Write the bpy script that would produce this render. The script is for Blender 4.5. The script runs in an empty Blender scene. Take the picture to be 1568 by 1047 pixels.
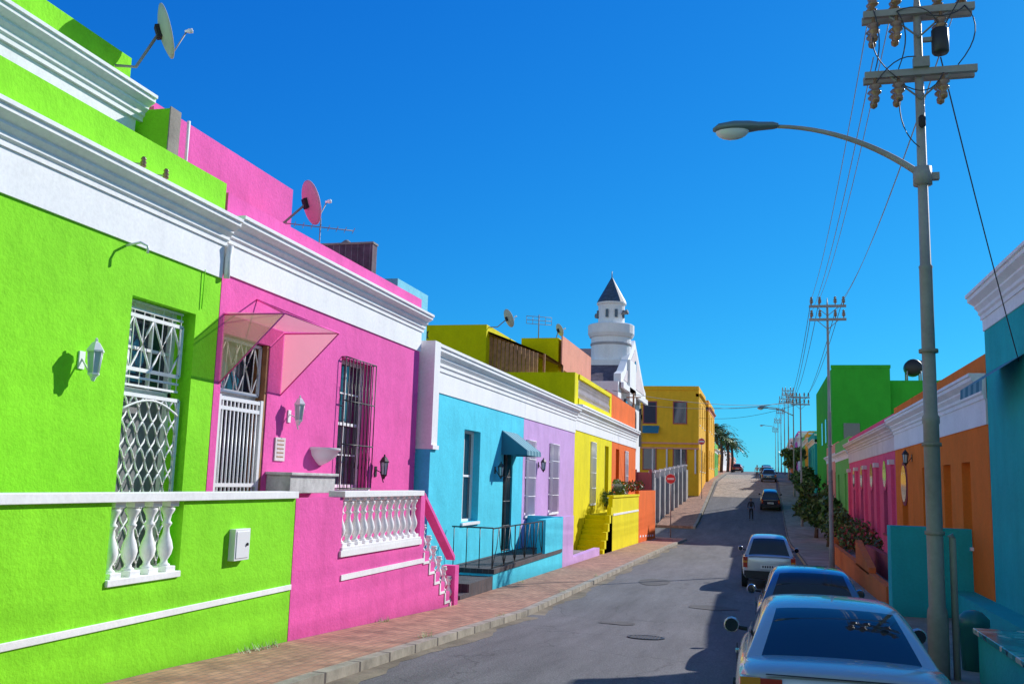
import bpy, bmesh, math, random
from mathutils import Vector, Matrix
random.seed(7)
R=math.radians
scene=bpy.context.scene
# ------------------------------------------------------------------ materials
def newmat(name):
    m=bpy.data.materials.new(name); m.use_nodes=True
    nt=m.node_tree; b=nt.nodes['Principled BSDF']
    return m,nt,b
def plaster(name,col,rough=.85,var=.14,bump=.5,streak=.07,scale=1.0,base=True):
    m,nt,b=newmat(name); N=nt.nodes; L=nt.links
    tc=N.new('ShaderNodeTexCoord')
    def noise(s,d=3,r=.6,src=None):
        n=N.new('ShaderNodeTexNoise'); n.inputs['Scale'].default_value=s; n.inputs['Detail'].default_value=d; n.inputs['Roughness'].default_value=r
        L.new(src or tc.outputs['Object'],n.inputs['Vector']); return n
    def mr(src,a,b_,c,d):
        r=N.new('ShaderNodeMapRange'); r.inputs[1].default_value=a; r.inputs[2].default_value=b_; r.inputs[3].default_value=c; r.inputs[4].default_value=d; L.new(src,r.inputs[0]); return r.outputs[0]
    def mul(a,b_):
        x=N.new('ShaderNodeMath'); x.operation='MULTIPLY'; L.new(a,x.inputs[0]); L.new(b_,x.inputs[1]); return x.outputs[0]
    n1=noise(.7*scale,5,.7)
    mp=N.new('ShaderNodeMapping'); mp.inputs['Scale'].default_value=(2.2,2.2,.35); L.new(tc.outputs['Object'],mp.inputs['Vector'])
    n2=noise(1.0,2,.5,mp.outputs[0]); n3=noise(16*scale,4,.65); n4=noise(1.9,1,.5)
    v=mul(mr(n1.outputs[0],.32,.68,1-var,1.03),mr(n2.outputs[0],.3,.5,1-streak,1))
    v=mul(v,mr(n3.outputs[0],.3,.7,.93,1.05))
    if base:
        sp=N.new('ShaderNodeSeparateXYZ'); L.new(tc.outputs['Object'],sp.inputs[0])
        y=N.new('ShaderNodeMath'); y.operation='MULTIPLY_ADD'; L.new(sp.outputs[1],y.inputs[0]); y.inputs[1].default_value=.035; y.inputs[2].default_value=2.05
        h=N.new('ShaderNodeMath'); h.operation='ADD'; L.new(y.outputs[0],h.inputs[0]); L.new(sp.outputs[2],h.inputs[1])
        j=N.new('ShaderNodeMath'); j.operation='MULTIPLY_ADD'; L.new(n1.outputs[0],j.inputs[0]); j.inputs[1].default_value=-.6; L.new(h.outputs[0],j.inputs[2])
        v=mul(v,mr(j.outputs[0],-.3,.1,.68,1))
    vm=N.new('ShaderNodeVectorMath'); vm.operation='SCALE'; vm.inputs[0].default_value=col[:3]
    L.new(v,vm.inputs['Scale']); L.new(vm.outputs[0],b.inputs['Base Color'])
    b.inputs['Roughness'].default_value=rough; b.inputs['Specular IOR Level'].default_value=.15
    bp=N.new('ShaderNodeBump'); bp.inputs['Strength'].default_value=bump; bp.inputs['Distance'].default_value=.02
    L.new(n3.outputs[0],bp.inputs['Height'])
    b2=N.new('ShaderNodeBump'); b2.inputs['Strength'].default_value=bump*.6; b2.inputs['Distance'].default_value=.07
    L.new(n4.outputs[0],b2.inputs['Height']); L.new(bp.outputs[0],b2.inputs['Normal']); L.new(b2.outputs[0],b.inputs['Normal'])
    return m
def simple(name,col,rough=.5,metal=0,spec=.5,var=0,coat=0,alpha=1):
    m,nt,b=newmat(name)
    b.inputs['Base Color'].default_value=(*col,1); b.inputs['Roughness'].default_value=rough; b.inputs['Metallic'].default_value=metal
    b.inputs['Specular IOR Level'].default_value=spec; b.inputs['Coat Weight'].default_value=coat; b.inputs['Coat Roughness'].default_value=.04
    b.inputs['Alpha'].default_value=alpha
    if var:
        N=nt.nodes; L=nt.links; tc=N.new('ShaderNodeTexCoord'); n=N.new('ShaderNodeTexNoise'); n.inputs['Scale'].default_value=6; n.inputs['Detail'].default_value=3
        L.new(tc.outputs['Object'],n.inputs['Vector'])
        r=N.new('ShaderNodeMapRange'); r.inputs[1].default_value=.3; r.inputs[2].default_value=.7; r.inputs[3].default_value=1-var; r.inputs[4].default_value=1+var*.3
        L.new(n.outputs[0],r.inputs[0]); v=N.new('ShaderNodeVectorMath'); v.operation='SCALE'; v.inputs[0].default_value=col
        L.new(r.outputs[0],v.inputs['Scale']); L.new(v.outputs[0],b.inputs['Base Color'])
    return m
def brickmat(name,c1,c2,mortar,scale,bw=.5,rh=.25,swap=False,bump=.4,mort=.018):
    m,nt,b=newmat(name); N=nt.nodes; L=nt.links
    tc=N.new('ShaderNodeTexCoord'); mp=N.new('ShaderNodeMapping'); L.new(tc.outputs['Object'],mp.inputs[0])
    if swap: mp.inputs['Rotation'].default_value=(0,0,R(90))
    br=N.new('ShaderNodeTexBrick'); br.inputs['Scale'].default_value=scale; br.inputs['Brick Width'].default_value=bw; br.inputs['Row Height'].default_value=rh
    br.inputs['Mortar Size'].default_value=mort; br.inputs['Color1'].default_value=(*c1,1); br.inputs['Color2'].default_value=(*c2,1); br.inputs['Mortar'].default_value=(*mortar,1)
    L.new(mp.outputs[0],br.inputs['Vector'])
    n=N.new('ShaderNodeTexNoise'); n.inputs['Scale'].default_value=1.9; n.inputs['Detail'].default_value=5; n.inputs['Roughness'].default_value=.75; L.new(tc.outputs['Object'],n.inputs['Vector'])
    r=N.new('ShaderNodeMapRange'); r.inputs[1].default_value=.3; r.inputs[2].default_value=.7; r.inputs[3].default_value=.5; r.inputs[4].default_value=1.25; L.new(n.outputs[0],r.inputs[0])
    v=N.new('ShaderNodeVectorMath'); v.operation='SCALE'; L.new(br.outputs['Color'],v.inputs[0]); L.new(r.outputs[0],v.inputs['Scale'])
    L.new(v.outputs[0],b.inputs['Base Color']); b.inputs['Roughness'].default_value=.9
    bp=N.new('ShaderNodeBump'); bp.inputs['Strength'].default_value=bump; bp.inputs['Distance'].default_value=.02; L.new(br.outputs['Fac'],bp.inputs['Height']); bp.invert=True
    L.new(bp.outputs[0],b.inputs['Normal'])
    return m
def asphalt():
    m,nt,b=newmat('asphalt'); N=nt.nodes; L=nt.links
    tc=N.new('ShaderNodeTexCoord')
    n1=N.new('ShaderNodeTexNoise'); n1.inputs['Scale'].default_value=40; n1.inputs['Detail'].default_value=3; L.new(tc.outputs['Object'],n1.inputs[0])
    mp=N.new('ShaderNodeMapping'); mp.inputs['Scale'].default_value=(1.2,.15,1); L.new(tc.outputs['Object'],mp.inputs[0])
    n2=N.new('ShaderNodeTexNoise'); n2.inputs['Scale'].default_value=1.1; n2.inputs['Detail'].default_value=6; n2.inputs['Roughness'].default_value=.75; L.new(mp.outputs[0],n2.inputs[0])
    n4=N.new('ShaderNodeTexNoise'); n4.inputs['Scale'].default_value=.8; n4.inputs['Detail'].default_value=5; L.new(tc.outputs['Object'],n4.inputs[0])
    vo=N.new('ShaderNodeTexVoronoi'); vo.feature='DISTANCE_TO_EDGE'; vo.inputs['Scale'].default_value=.36
    ad=N.new('ShaderNodeVectorMath'); ad.operation='ADD'; sc=N.new('ShaderNodeVectorMath'); sc.operation='SCALE'; sc.inputs['Scale'].default_value=1.6
    L.new(n4.outputs['Color'],sc.inputs[0]); L.new(tc.outputs['Object'],ad.inputs[0]); L.new(sc.outputs[0],ad.inputs[1]); L.new(ad.outputs[0],vo.inputs['Vector'])
    cr=N.new('ShaderNodeMapRange'); cr.inputs[1].default_value=0; cr.inputs[2].default_value=.01; cr.inputs[3].default_value=.6; cr.inputs[4].default_value=1; L.new(vo.outputs['Distance'],cr.inputs[0])
    r1=N.new('ShaderNodeMapRange'); r1.inputs[1].default_value=.3; r1.inputs[2].default_value=.7; r1.inputs[3].default_value=.65; r1.inputs[4].default_value=1.35; L.new(n1.outputs[0],r1.inputs[0])
    r2=N.new('ShaderNodeMapRange'); r2.inputs[1].default_value=.3; r2.inputs[2].default_value=.7; r2.inputs[3].default_value=.6; r2.inputs[4].default_value=1.3; L.new(n2.outputs[0],r2.inputs[0])
    m1=N.new('ShaderNodeMath'); m1.operation='MULTIPLY'; L.new(r1.outputs[0],m1.inputs[0]); L.new(r2.outputs[0],m1.inputs[1])
    m2=N.new('ShaderNodeMath'); m2.operation='MULTIPLY'; L.new(m1.outputs[0],m2.inputs[0]); L.new(cr.outputs[0],m2.inputs[1])
    v=N.new('ShaderNodeVectorMath'); v.operation='SCALE'; v.inputs[0].default_value=(.128,.122,.128); L.new(m2.outputs[0],v.inputs['Scale'])
    L.new(v.outputs[0],b.inputs['Base Color']); b.inputs['Roughness'].default_value=.85
    bp=N.new('ShaderNodeBump'); bp.inputs['Strength'].default_value=.7; bp.inputs['Distance'].default_value=.012; L.new(n1.outputs[0],bp.inputs['Height']); L.new(bp.outputs[0],b.inputs['Normal'])
    return m
GREEN=plaster('green_plaster',(.29,.84,.025)); PINK=plaster('pink_plaster',(.95,.135,.47)); 
BLUE=plaster('light_blue_plaster',(.09,.72,.90)); LILAC=plaster('lilac_plaster',(.70,.43,.78)); YEL=plaster('yellow_plaster',(.95,.82,.0)); 
OLIVE=plaster('olive_yellow_plaster',(.74,.68,.0)); ORG=plaster('orange_plaster',(.97,.17,.02)); ORG2=plaster('burnt_orange_plaster',(.95,.22,.03))
TEAL=plaster('teal_plaster',(.03,.50,.50)); MAG=plaster('magenta_plaster',(.88,.12,.26)); DGREEN=plaster('kelly_green_plaster',(.05,.50,.04))
OCH=plaster('ochre_plaster',(.95,.50,.03)); WHITE=plaster('white_paint',(.94,.93,.92),var=.06,streak=.05,bump=.12); CREAM=plaster('pale_pink_paint',(.82,.72,.72))
MAROON=plaster('maroon_plaster',(.42,.09,.10)); REDO=plaster('red_orange_plaster',(.80,.20,.06)); SALMON=plaster('salmon_plaster',(.85,.36,.25))
LTEAL=plaster('pale_blue_plaster',(.25,.68,.80)); GREY=plaster('grey_roof',(.25,.25,.26)); LGREEN=plaster('mid_green_plaster',(.18,.58,.12))
STONEW=plaster('grey_white_wall',(.50,.47,.48),var=.25)
CONC=plaster('concrete',(.42,.37,.31),var=.4,streak=.2,bump=.5,base=False); DUST=plaster('gutter_dust',(.30,.25,.18),var=.5,bump=.5,base=False); PATCH=plaster('asphalt_patch',(.17,.16,.155),var=.4,base=False)
MARB=plaster('white_marble',(.75,.76,.72),var=.4,scale=6,base=False)
SLATE=brickmat('purple_slate',(.10,.06,.09),(.16,.10,.13),(.3,.28,.28),3); PAVE=brickmat('brick_paving',(.52,.27,.17),(.40,.19,.12),(.24,.17,.13),2.2,swap=True)
KERB=brickmat('kerb_stones',(.40,.35,.28),(.33,.29,.23),(.11,.09,.08),1.0,1.0,.9,swap=True,mort=.03)
COB=brickmat('cobblestone',(.55,.45,.36),(.42,.34,.28),(.18,.15,.12),2.0); BTILE=brickmat('black_brick_tiles',(.06,.05,.06),(.09,.06,.06),(.16,.14,.14),3)
ASPH=asphalt(); EARTH=plaster('dry_earth',(.22,.19,.13),var=.4,base=False)
GLASS=simple('window_glass',(.02,.035,.06),.06,0,.8); CGLASS=simple('car_glass',(.015,.025,.035),.03,0,.8,coat=.3)
BLACK=simple('black_iron',(.02,.02,.022),.45); RUB=simple('rubber',(.02,.02,.02),.8); DARK=simple('dark_interior',(.03,.025,.03),.9)
STEEL=plaster('galvanised_steel',(.40,.37,.34),rough=.45,var=.3,bump=.05,base=False); CERAM=simple('brown_ceramic',(.30,.16,.08),.2,0,.7,var=.3)
ALU=simple('alloy',(.5,.5,.5),.35,.8)
DISHM=simple('dish_grey',(.50,.52,.44),.6,var=.1); DISHP=simple('dish_pink',(.85,.38,.50),.6,var=.1); LAMPG=simple('lamp_head_grey',(.14,.20,.22),.4)
LENS=simple('lamp_lens',(.65,.68,.68),.1,0,.6); WOOD=simple('brown_wood',(.42,.19,.08),.7,var=.4); WIRE=simple('wire',(.05,.05,.06),.6)
PORC=simple('white_enamel',(.88,.88,.88),.3); RED=simple('sign_red',(.75,.03,.04),.4); CONE=simple('blue_slate',(.06,.10,.16),.5,var=.4)
CAN=simple('awning_canvas_blue',(.03,.18,.26),.8); CANW=simple('awning_canvas_pale',(.16,.36,.42),.8)
MGLASS=simple('frosted_glass',(.5,.62,.62),.2)
def fabric(name,col,tr):
    m,nt,b=newmat(name); N=nt.nodes; L=nt.links
    o=N['Material Output']; b.inputs['Base Color'].default_value=(*col,1); b.inputs['Roughness'].default_value=.3
    t=N.new('ShaderNodeBsdfTranslucent'); t.inputs[0].default_value=(*col,1)
    tp=N.new('ShaderNodeBsdfTransparent'); tp.inputs[0].default_value=(.92,.88,.8,1)
    a=N.new('ShaderNodeMixShader'); a.inputs[0].default_value=.5; L.new(b.outputs[0],a.inputs[1]); L.new(t.outputs[0],a.inputs[2])
    c=N.new('ShaderNodeMixShader'); c.inputs[0].default_value=tr; L.new(a.outputs[0],c.inputs[1]); L.new(tp.outputs[0],c.inputs[2]); L.new(c.outputs[0],o.inputs[0])
    return m
FABP=fabric('canopy_pink_sheet',(.92,.60,.55),.45); FABG=fabric('canopy_clear_sheet',(.50,.50,.28),.5)
def mosaic():
    m,nt,b=newmat('mosaic_tiles'); N=nt.nodes; L=nt.links
    tc=N.new('ShaderNodeTexCoord'); v=N.new('ShaderNodeTexVoronoi'); v.inputs['Scale'].default_value=5; L.new(tc.outputs['Object'],v.inputs['Vector'])
    s=N.new('ShaderNodeSeparateColor'); L.new(v.outputs['Color'],s.inputs[0])
    r=N.new('ShaderNodeValToRGB'); r.color_ramp.interpolation='CONSTANT'; e=r.color_ramp.elements; e[0].color=(.02,.34,.36,1); e[1].position=.4; e[1].color=(.03,.14,.18,1)
    e2=e.new(.6); e2.color=(.12,.50,.50,1); e3=e.new(.78); e3.color=(.75,.75,.66,1)
    L.new(s.outputs[0],r.inputs[0]); L.new(r.outputs[0],b.inputs['Base Color']); b.inputs['Roughness'].default_value=.15
    return m
MOS=mosaic()
def leafm(name,col):
    m,nt,b=newmat(name); N=nt.nodes; L=nt.links
    oi=N.new('ShaderNodeNewGeometry'); r=N.new('ShaderNodeMapRange'); r.inputs[3].default_value=.5; r.inputs[4].default_value=1.6
    L.new(oi.outputs['Random Per Island'],r.inputs[0]); v=N.new('ShaderNodeVectorMath'); v.operation='SCALE'; v.inputs[0].default_value=col
    L.new(r.outputs[0],v.inputs['Scale']); L.new(v.outputs[0],b.inputs['Base Color']); b.inputs['Roughness'].default_value=.55
    return m
LEAF=leafm('leaves',(.06,.11,.025)); LEAF2=leafm('leaves_light',(.12,.20,.04)); FLOW=leafm('red_flowers',(.45,.06,.06)); BARK=simple('bark',(.16,.11,.08),.9,var=.4)
# ------------------------------------------------------------------ mesh builder
def empty(name,loc=(0,0,0),rot=(0,0,0)):
    e=bpy.data.objects.new(name,None); e.location=loc; e.rotation_euler=rot; e.empty_display_size=.3; scene.collection.objects.link(e); return e
class MB:
    def __init__(s): s.v=[];s.f=[];s.m=[];s.s=[];s.mats=[];s.M=None
    def add(s,vs,fs,mat,smooth=False):
        o=len(s.v)
        if s.M is not None: vs=[s.M@Vector(p) for p in vs]
        s.v+= [tuple(p) for p in vs]
        if mat not in s.mats: s.mats.append(mat)
        i=s.mats.index(mat)
        for f in fs: s.f.append([o+k for k in f]); s.m.append(i); s.s.append(smooth)
    def box(s,x0,x1,y0,y1,z0,z1,mat):
        if x0>x1:x0,x1=x1,x0
        if y0>y1:y0,y1=y1,y0
        if z0>z1:z0,z1=z1,z0
        s.add([(x0,y0,z0),(x1,y0,z0),(x1,y1,z0),(x0,y1,z0),(x0,y0,z1),(x1,y0,z1),(x1,y1,z1),(x0,y1,z1)],
              [(0,3,2,1),(4,5,6,7),(0,1,5,4),(1,2,6,5),(2,3,7,6),(3,0,4,7)],mat)
    def poly(s,pts,mat): s.add(pts,[list(range(len(pts)))],mat)
    def prismY(s,prof,y0,y1,mat):
        n=len(prof); vs=[(x,y0,z) for x,z in prof]+[(x,y1,z) for x,z in prof]
        s.add(vs,[(i,(i+1)%n,n+(i+1)%n,n+i) for i in range(n)]+[list(range(n))[::-1],list(range(n,2*n))],mat)
    def prismX(s,prof,x0,x1,mat):
        n=len(prof); vs=[(x0,y,z) for y,z in prof]+[(x1,y,z) for y,z in prof]
        s.add(vs,[(i,(i+1)%n,n+(i+1)%n,n+i) for i in range(n)]+[list(range(n))[::-1],list(range(n,2*n))],mat)
    def lathe(s,c,prof,mat,seg=12,smooth=True,axis='Z'):
        n=seg; vs=[];fs=[]
        for r,z in prof:
            for i in range(n):
                a=2*math.pi*i/n; p=(r*math.cos(a),r*math.sin(a),z)
                if axis=='X': p=(p[2],p[0],p[1])
                if axis=='Y': p=(p[0],p[2],p[1])
                vs.append((c[0]+p[0],c[1]+p[1],c[2]+p[2]))
        for j in range(len(prof)-1):
            for i in range(n): fs.append((j*n+i,j*n+(i+1)%n,(j+1)*n+(i+1)%n,(j+1)*n+i))
        fs.append(list(range(n))[::-1]); fs.append([ (len(prof)-1)*n+i for i in range(n)])
        s.add(vs,fs,mat,smooth)
    def tube(s,pts,r,mat,seg=6,r2=None):
        pts=[Vector(p) for p in pts]; n=len(pts); vs=[];fs=[]
        for k,p in enumerate(pts):
            d=(pts[min(k+1,n-1)]-pts[max(k-1,0)]).normalized()
            up=Vector((0,0,1)) if abs(d.z)<.95 else Vector((0,1,0))
            a=d.cross(up).normalized(); b=d.cross(a)
            rr=r if r2 is None else r+(r2-r)*k/(n-1)
            for i in range(seg):
                t=2*math.pi*i/seg; vs.append(p+a*rr*math.cos(t)+b*rr*math.sin(t))
        for k in range(n-1):
            for i in range(seg): fs.append((k*seg+i,k*seg+(i+1)%seg,(k+1)*seg+(i+1)%seg,(k+1)*seg+i))
        fs.append(list(range(seg))[::-1]); fs.append([(n-1)*seg+i for i in range(seg)])
        s.add(vs,fs,mat,True)
    def grid(s,rows,mat,smooth=True,mfun=None):
        n=len(rows[0]); o=len(s.v)
        vs=[p for r in rows for p in r]
        if mfun is None:
            s.add(vs,[(j*n+i,j*n+i+1,(j+1)*n+i+1,(j+1)*n+i) for j in range(len(rows)-1) for i in range(n-1)],mat,smooth)
        else:
            s.add(vs,[],mat)
            for j in range(len(rows)-1):
                for i in range(n-1):
                    mt=mfun(j,i)
                    if mt not in s.mats: s.mats.append(mt)
                    s.f.append([o+j*n+i,o+j*n+i+1,o+(j+1)*n+i+1,o+(j+1)*n+i]); s.m.append(s.mats.index(mt)); s.s.append(smooth)
    def make(s,name,parent=None,bevel=0,subsurf=0):
        me=bpy.data.meshes.new(name); me.from_pydata(s.v,[],s.f)
        for m in s.mats: me.materials.append(m)
        me.polygons.foreach_set('material_index',s.m); me.polygons.foreach_set('use_smooth',s.s); me.update()
        bm=bmesh.new(); bm.from_mesh(me); bmesh.ops.recalc_face_normals(bm,faces=bm.faces)
        if subsurf: bmesh.ops.remove_doubles(bm,verts=bm.verts,dist=.0005)
        bm.to_mesh(me); bm.free()
        ob=bpy.data.objects.new(name,me); scene.collection.objects.link(ob)
        if parent: ob.parent=parent
        if bevel:
            b=ob.modifiers.new('bevel','BEVEL'); b.width=bevel; b.segments=2; b.limit_method='ANGLE'; b.angle_limit=R(50)
        if subsurf:
            b=ob.modifiers.new('sub','SUBSURF'); b.levels=subsurf; b.render_levels=subsurf
        return ob
# ------------------------------------------------------------------ terrain
GP=[(-60,-1.0),(0,-2.0),(10,-2.36),(14,-2.55),(20.6,-2.88),(30,-3.03),(42,-3.2),(55,-3.4),(65,-3.6),(72,-3.5),(80,-2.9),(95,-1.2),(110,.6),(140,1.85),(170,2.6),(200,3.2),(240,3.9),(300,4.0),(450,1.5),(900,-12),(6000,-90)]
def G(y):
    if y<=GP[0][0]: return GP[0][1]
    for (a,za),(b,zb) in zip(GP,GP[1:]):
        if y<=b:
            t=(y-a)/(b-a); return za+(zb-za)*t
    return GP[-1][1]
def ysamp(y0,y1):
    ys=[y0]; y=y0
    while y<y1-.01:
        st=1.0 if y<130 else (5 if y<400 else 200)
        y=min(y+st,y1); ys.append(y)
    return ys
def strip(name,x0,x1,y0,y1,off,mat,side=0,parent=None):
    mb=MB(); ys=ysamp(y0,y1); rows=[]
    for y in ys:
        z=G(y)+off
        if side: rows.append([(x0,y,z-side),(x0,y,z),(x1,y,z),(x1,y,z-side)])
        else: rows.append([(x0,y,z),(x1,y,z)])
    mb.grid(rows,mat,smooth=False)
    if side:
        for y in (ys[0],ys[-1]):
            z=G(y)+off; mb.poly([(x0,y,z-side),(x0,y,z),(x1,y,z),(x1,y,z-side)],mat)
    return mb.make(name,parent)
mb=MB(); rows=[]
for y in [-300]+ysamp(-60,6000):
    rows.append([(x,y,G(y)-.06) for x in (-4000,-400,-60,-6,4,60,400,4000)])
mb.grid(rows,EARTH,smooth=False); mb.make('ground')
strip('road',-4.9,1.75,-60,450,0,ASPH)
# uneven dust line along the left kerb
mb=MB(); ys=[y*.35 for y in range(-20,186)]; ph=0; rows=[]
for y in ys:
    rows.append([(-4.9,y,G(y)+.004),(-4.9+.18+.10*math.sin(y*1.3)+random.uniform(0,.12),y,G(y)+.004)])
mb.grid(rows,DUST,smooth=False); mb.make('gutter')
strip('side_street',-60,-4.9,66.2,74.8,.004,ASPH)
strip('cobbled_road',-4.7,1.5,97,138,.006,COB)
strip('left_pavement',-8.3,-5.07,-60,65.5,.12,PAVE,.2); strip('left_kerb',-5.07,-4.9,-60,65.5,.125,KERB,.2)
strip('far_pavement',-8.0,-5.2,76,450,.12,PAVE,.2); strip('far_kerb',-5.2,-5.0,76,450,.125,CONC,.2)
strip('right_kerb',1.75,1.92,-60,450,.125,KERB,.2); strip('right_pavement',1.92,4.9,-60,450,.12,CONC,.2)
mb=MB(); 
mb.lathe((0,0,0),[(.34,0),(.34,.012),(.30,.012),(.30,.006),(.02,.006)],BLACK,24,False); 
for i in range(-4,5): mb.box(i*.06-.012,i*.06+.012,-.24,.24,.006,.014,PATCH)
o=mb.make('manhole_cover'); o.location=(-2.05,17.8,G(17.8)+.004); o.rotation_euler=(R(-2.7),0,0)
mb=MB()
for (x,y,w,l) in [(-2.9,20.2,.4,.35),(-1.2,24.4,.6,.5),(-3.3,31,.5,1.2)]:
    mb.poly([(x+w*random.uniform(.8,1.15)*math.cos(a),y+l*random.uniform(.8,1.15)*math.sin(a),G(y+l*math.sin(a))+.010) for a in [2*math.pi*k/14 for k in range(14)]],PATCH)
mb.make('road_patch')
# ------------------------------------------------------------------ building helpers
def fac(mb,s,x,y0,y1,z0,z1,ops,mat,depth=.3):
    ys=sorted(set([y0,y1]+[o[0] for o in ops]+[o[1] for o in ops])); zs=sorted(set([z0,z1]+[o[2] for o in ops]+[o[3] for o in ops]))
    for a,b in zip(ys,ys[1:]):
        run=None
        for c,d in zip(zs,zs[1:]):
            my=(a+b)/2; mz=(c+d)/2
            hole=any(o[0]<my<o[1] and o[2]<mz<o[3] for o in ops)
            if hole:
                if run: mb.box(x-s*depth,x,a,b,run[0],run[1],mat); run=None
            else:
                run=(run[0],d) if run else (c,d)
        if run: mb.box(x-s*depth,x,a,b,run[0],run[1],mat)
def window(mb,s,x,o,depth=.3,cols=2,rows=2,fm=None,sill=True):
    fm=fm or WHITE; ya,yb,za,zb=o; xb=x-s*(depth-.002); t=.07
    mb.box(xb,xb+s*.03,ya,yb,za,zb,GLASS)
    for (a,b,c,d) in [(ya,ya+t,za,zb),(yb-t,yb,za,zb),(ya+t,yb-t,za,za+t),(ya+t,yb-t,zb-t,zb)]: mb.box(xb+s*.001,xb+s*.09,a,b,c,d,fm)
    mb.box(xb+s*.001,xb+s*.07,ya+t,yb-t,(za+zb)/2-.03,(za+zb)/2+.03,fm)
    for i in range(1,cols):
        y=ya+(yb-ya)*i/cols; mb.box(xb+s*.001,xb+s*.055,y-.018,y+.018,za+t,(za+zb)/2-.03,fm); mb.box(xb+s*.001,xb+s*.055,y-.018,y+.018,(za+zb)/2+.03,zb-t,fm)
    for h in ((za+t,(za+zb)/2-.03),((za+zb)/2+.03,zb-t)):
        for j in range(1,rows):
            z=h[0]+(h[1]-h[0])*j/rows; mb.box(xb+s*.002,xb+s*.05,ya+t,yb-t,z-.015,z+.015,fm)
    if sill: mb.box(xb+s*.1,x+s*.06,ya-.05,yb+.05,za-.08,za-.003,fm)
def door(mb,s,x,o,mat,depth=.3):
    ya,yb,za,zb=o; xb=x-s*(depth-.002)
    mb.box(xb,xb+s*.05,ya,yb,za,zb,mat)
    for (a,b,c,d) in [(ya,ya+.08,za,zb),(yb-.08,yb,za,zb),(ya+.08,yb-.08,zb-.08,zb)]: mb.box(xb+s*.002,xb+s*.1,a,b,c,d,WHITE)
    w=(yb-ya-.16)
    for i in range(2):
        for j in range(3):
            y=ya+.14+i*w/2; z=za+.15+j*(zb-za-.3)/3
            mb.box(xb+s*.04,xb+s*.07,y,y+w/2-.12,z,z+(zb-za-.3)/3-.12,mat)
def cornice(mb,s,x,y0,y1,z0,z1,mat,proj=.32):
    h=z1-z0
    pr=[(0,0),(.06,0),(.06,.16),(.10,.22),(.10,.34),(.17,.48),(.17,.56),(.30,.72),(.30,.86),(.34,.88),(.34,1.0),(0,1.0)]
    k=proj/.34
    mb.prismY([(x+s*d*k,z0+q*h) for d,q in pr],y0,y1,mat)
def bars(mb,s,x,o,n,mat,r=.011,cross=5,d=.05):
    ya,yb,za,zb=o
    for i in range(n+1):
        y=ya+(yb-ya)*i/n; mb.tube([(x+s*d,y,za),(x+s*d,y,zb)],r,mat,5)
    for j in range(cross+1):
        z=za+(zb-za)*j/cross; mb.tube([(x+s*d,ya,z),(x+s*d,yb,z)],r*1.2,mat,5)
    for c in ((ya,za),(ya,zb),(yb,za),(yb,zb)): mb.tube([(x-s*.02,c[0],c[1]),(x+s*d,c[0],c[1])],r,mat,5)
def lattice(mb,x,ya,yb,za,zb,nx,nz,mat,r=.014,ex=(2.0,2.0)):
    w=(yb-ya)/nx; h=(zb-za)/nz
    for i in range(nx):
        for j in range(nz):
            cy=ya+(i+.5)*w; cz=za+(j+.5)*h; pts=[]
            for k in range(9):
                a=2*math.pi*k/8; 
                pts.append((x,cy+.5*w*math.copysign(abs(math.sin(a))**ex[0],math.sin(a)),cz+.5*h*math.copysign(abs(math.cos(a))**ex[1],math.cos(a))))
            mb.tube(pts,r,mat,5)
    for y in (ya,yb): mb.box(x-.02,x+.02,y-.025,y+.025,za,zb,mat)
    for z in (za,zb): mb.box(x-.02,x+.02,ya,yb,z-.025,z+.025,mat)
BAL=[(.055,0),(.055,.10),(.035,.12),(.03,.16),(.06,.24),(.072,.33),(.06,.42),(.032,.54),(.026,.62),(.05,.68),(.03,.72),(.04,.80),(.065,.87),(.065,.90),(.03,.93),(.055,.95),(.055,1)]
def baluster(mb,x,y,z0,z1,mat,k=1.25):
    h=z1-z0; mb.lathe((x,y,z0),[(r*k,q*h) for r,q in BAL],mat,12)
def lantern(name,s,x,y,z,mat=None,hang=False):
    mat=mat or PORC; mb=MB(); cx=x+s*.2
    mb.box(x,x+s*.02,y-.05,y+.05,z-.1,z+.12,mat)
    mb.tube([(x,y,z+.05),(x+s*.12,y,z-.12 if not hang else z+.0),(cx,y,z-.22)],.012,mat,6)
    zb=z-.15 if not hang else z-.05
    mb.lathe((cx,y,zb),[(.02,-.1),(.04,-.05),(.075,-.02),(.075,0)],mat,6,False)
    mb.lathe((cx,y,zb),[(.06,0),(.085,.26)],MGLASS,6,False)
    for i in range(6):
        a=math.pi/3*i; mb.tube([(cx+.063*math.cos(a),y+.063*math.sin(a),zb),(cx+.09*math.cos(a),y+.09*math.sin(a),zb+.26)],.009,mat,4)
    mb.lathe((cx,y,zb),[(.11,.26),(.11,.28),(.05,.37),(.02,.39),(.02,.42),(.0,.44)],mat,6,False)
    return mb.make(name)
def dish(name,c,dia,dirv,mat,mount):
    e=empty(name); mb=MB()
    q=Vector(dirv).normalized().to_track_quat('Z','Y').to_matrix().to_4x4(); mb.M=Matrix.Translation(c)@q
    r=dia/2
    pr=[(r*k/8,.22*r*(k/8)**2) for k in range(0,9)]; pr[0]=(.001,0)
    full=pr+[(r,.22*r+.012)]+[(r*k/8*.985,.22*r*(k/8)**2+.012) for k in range(7,0,-1)]+[(.001,.012)]
    mb.lathe((0,0,0),full,mat,28)
    mb.box(-.08,.08,-.1,.1,-.06,0.01,DARK)
    mb.tube([(0,-r*.9,.18*r),(0,-r*.85,.25*r),(0,-.1*r,r*.95)],.012,STEEL,6); mb.lathe((0,-.08*r,r*.9),[(.02,0),(.03,.05),(.04,.06),(.04,.12),(.0,.13)],PORC,8)
    mb.make('reflector',e); mb=MB()
    mb.tube([mount,( (mount[0]+c[0])/2,(mount[1]+c[1])/2, mount[2]+.02),(c[0],c[1],c[2])],.025,STEEL,8); mb.make('bracket',e)
    return e
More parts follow.
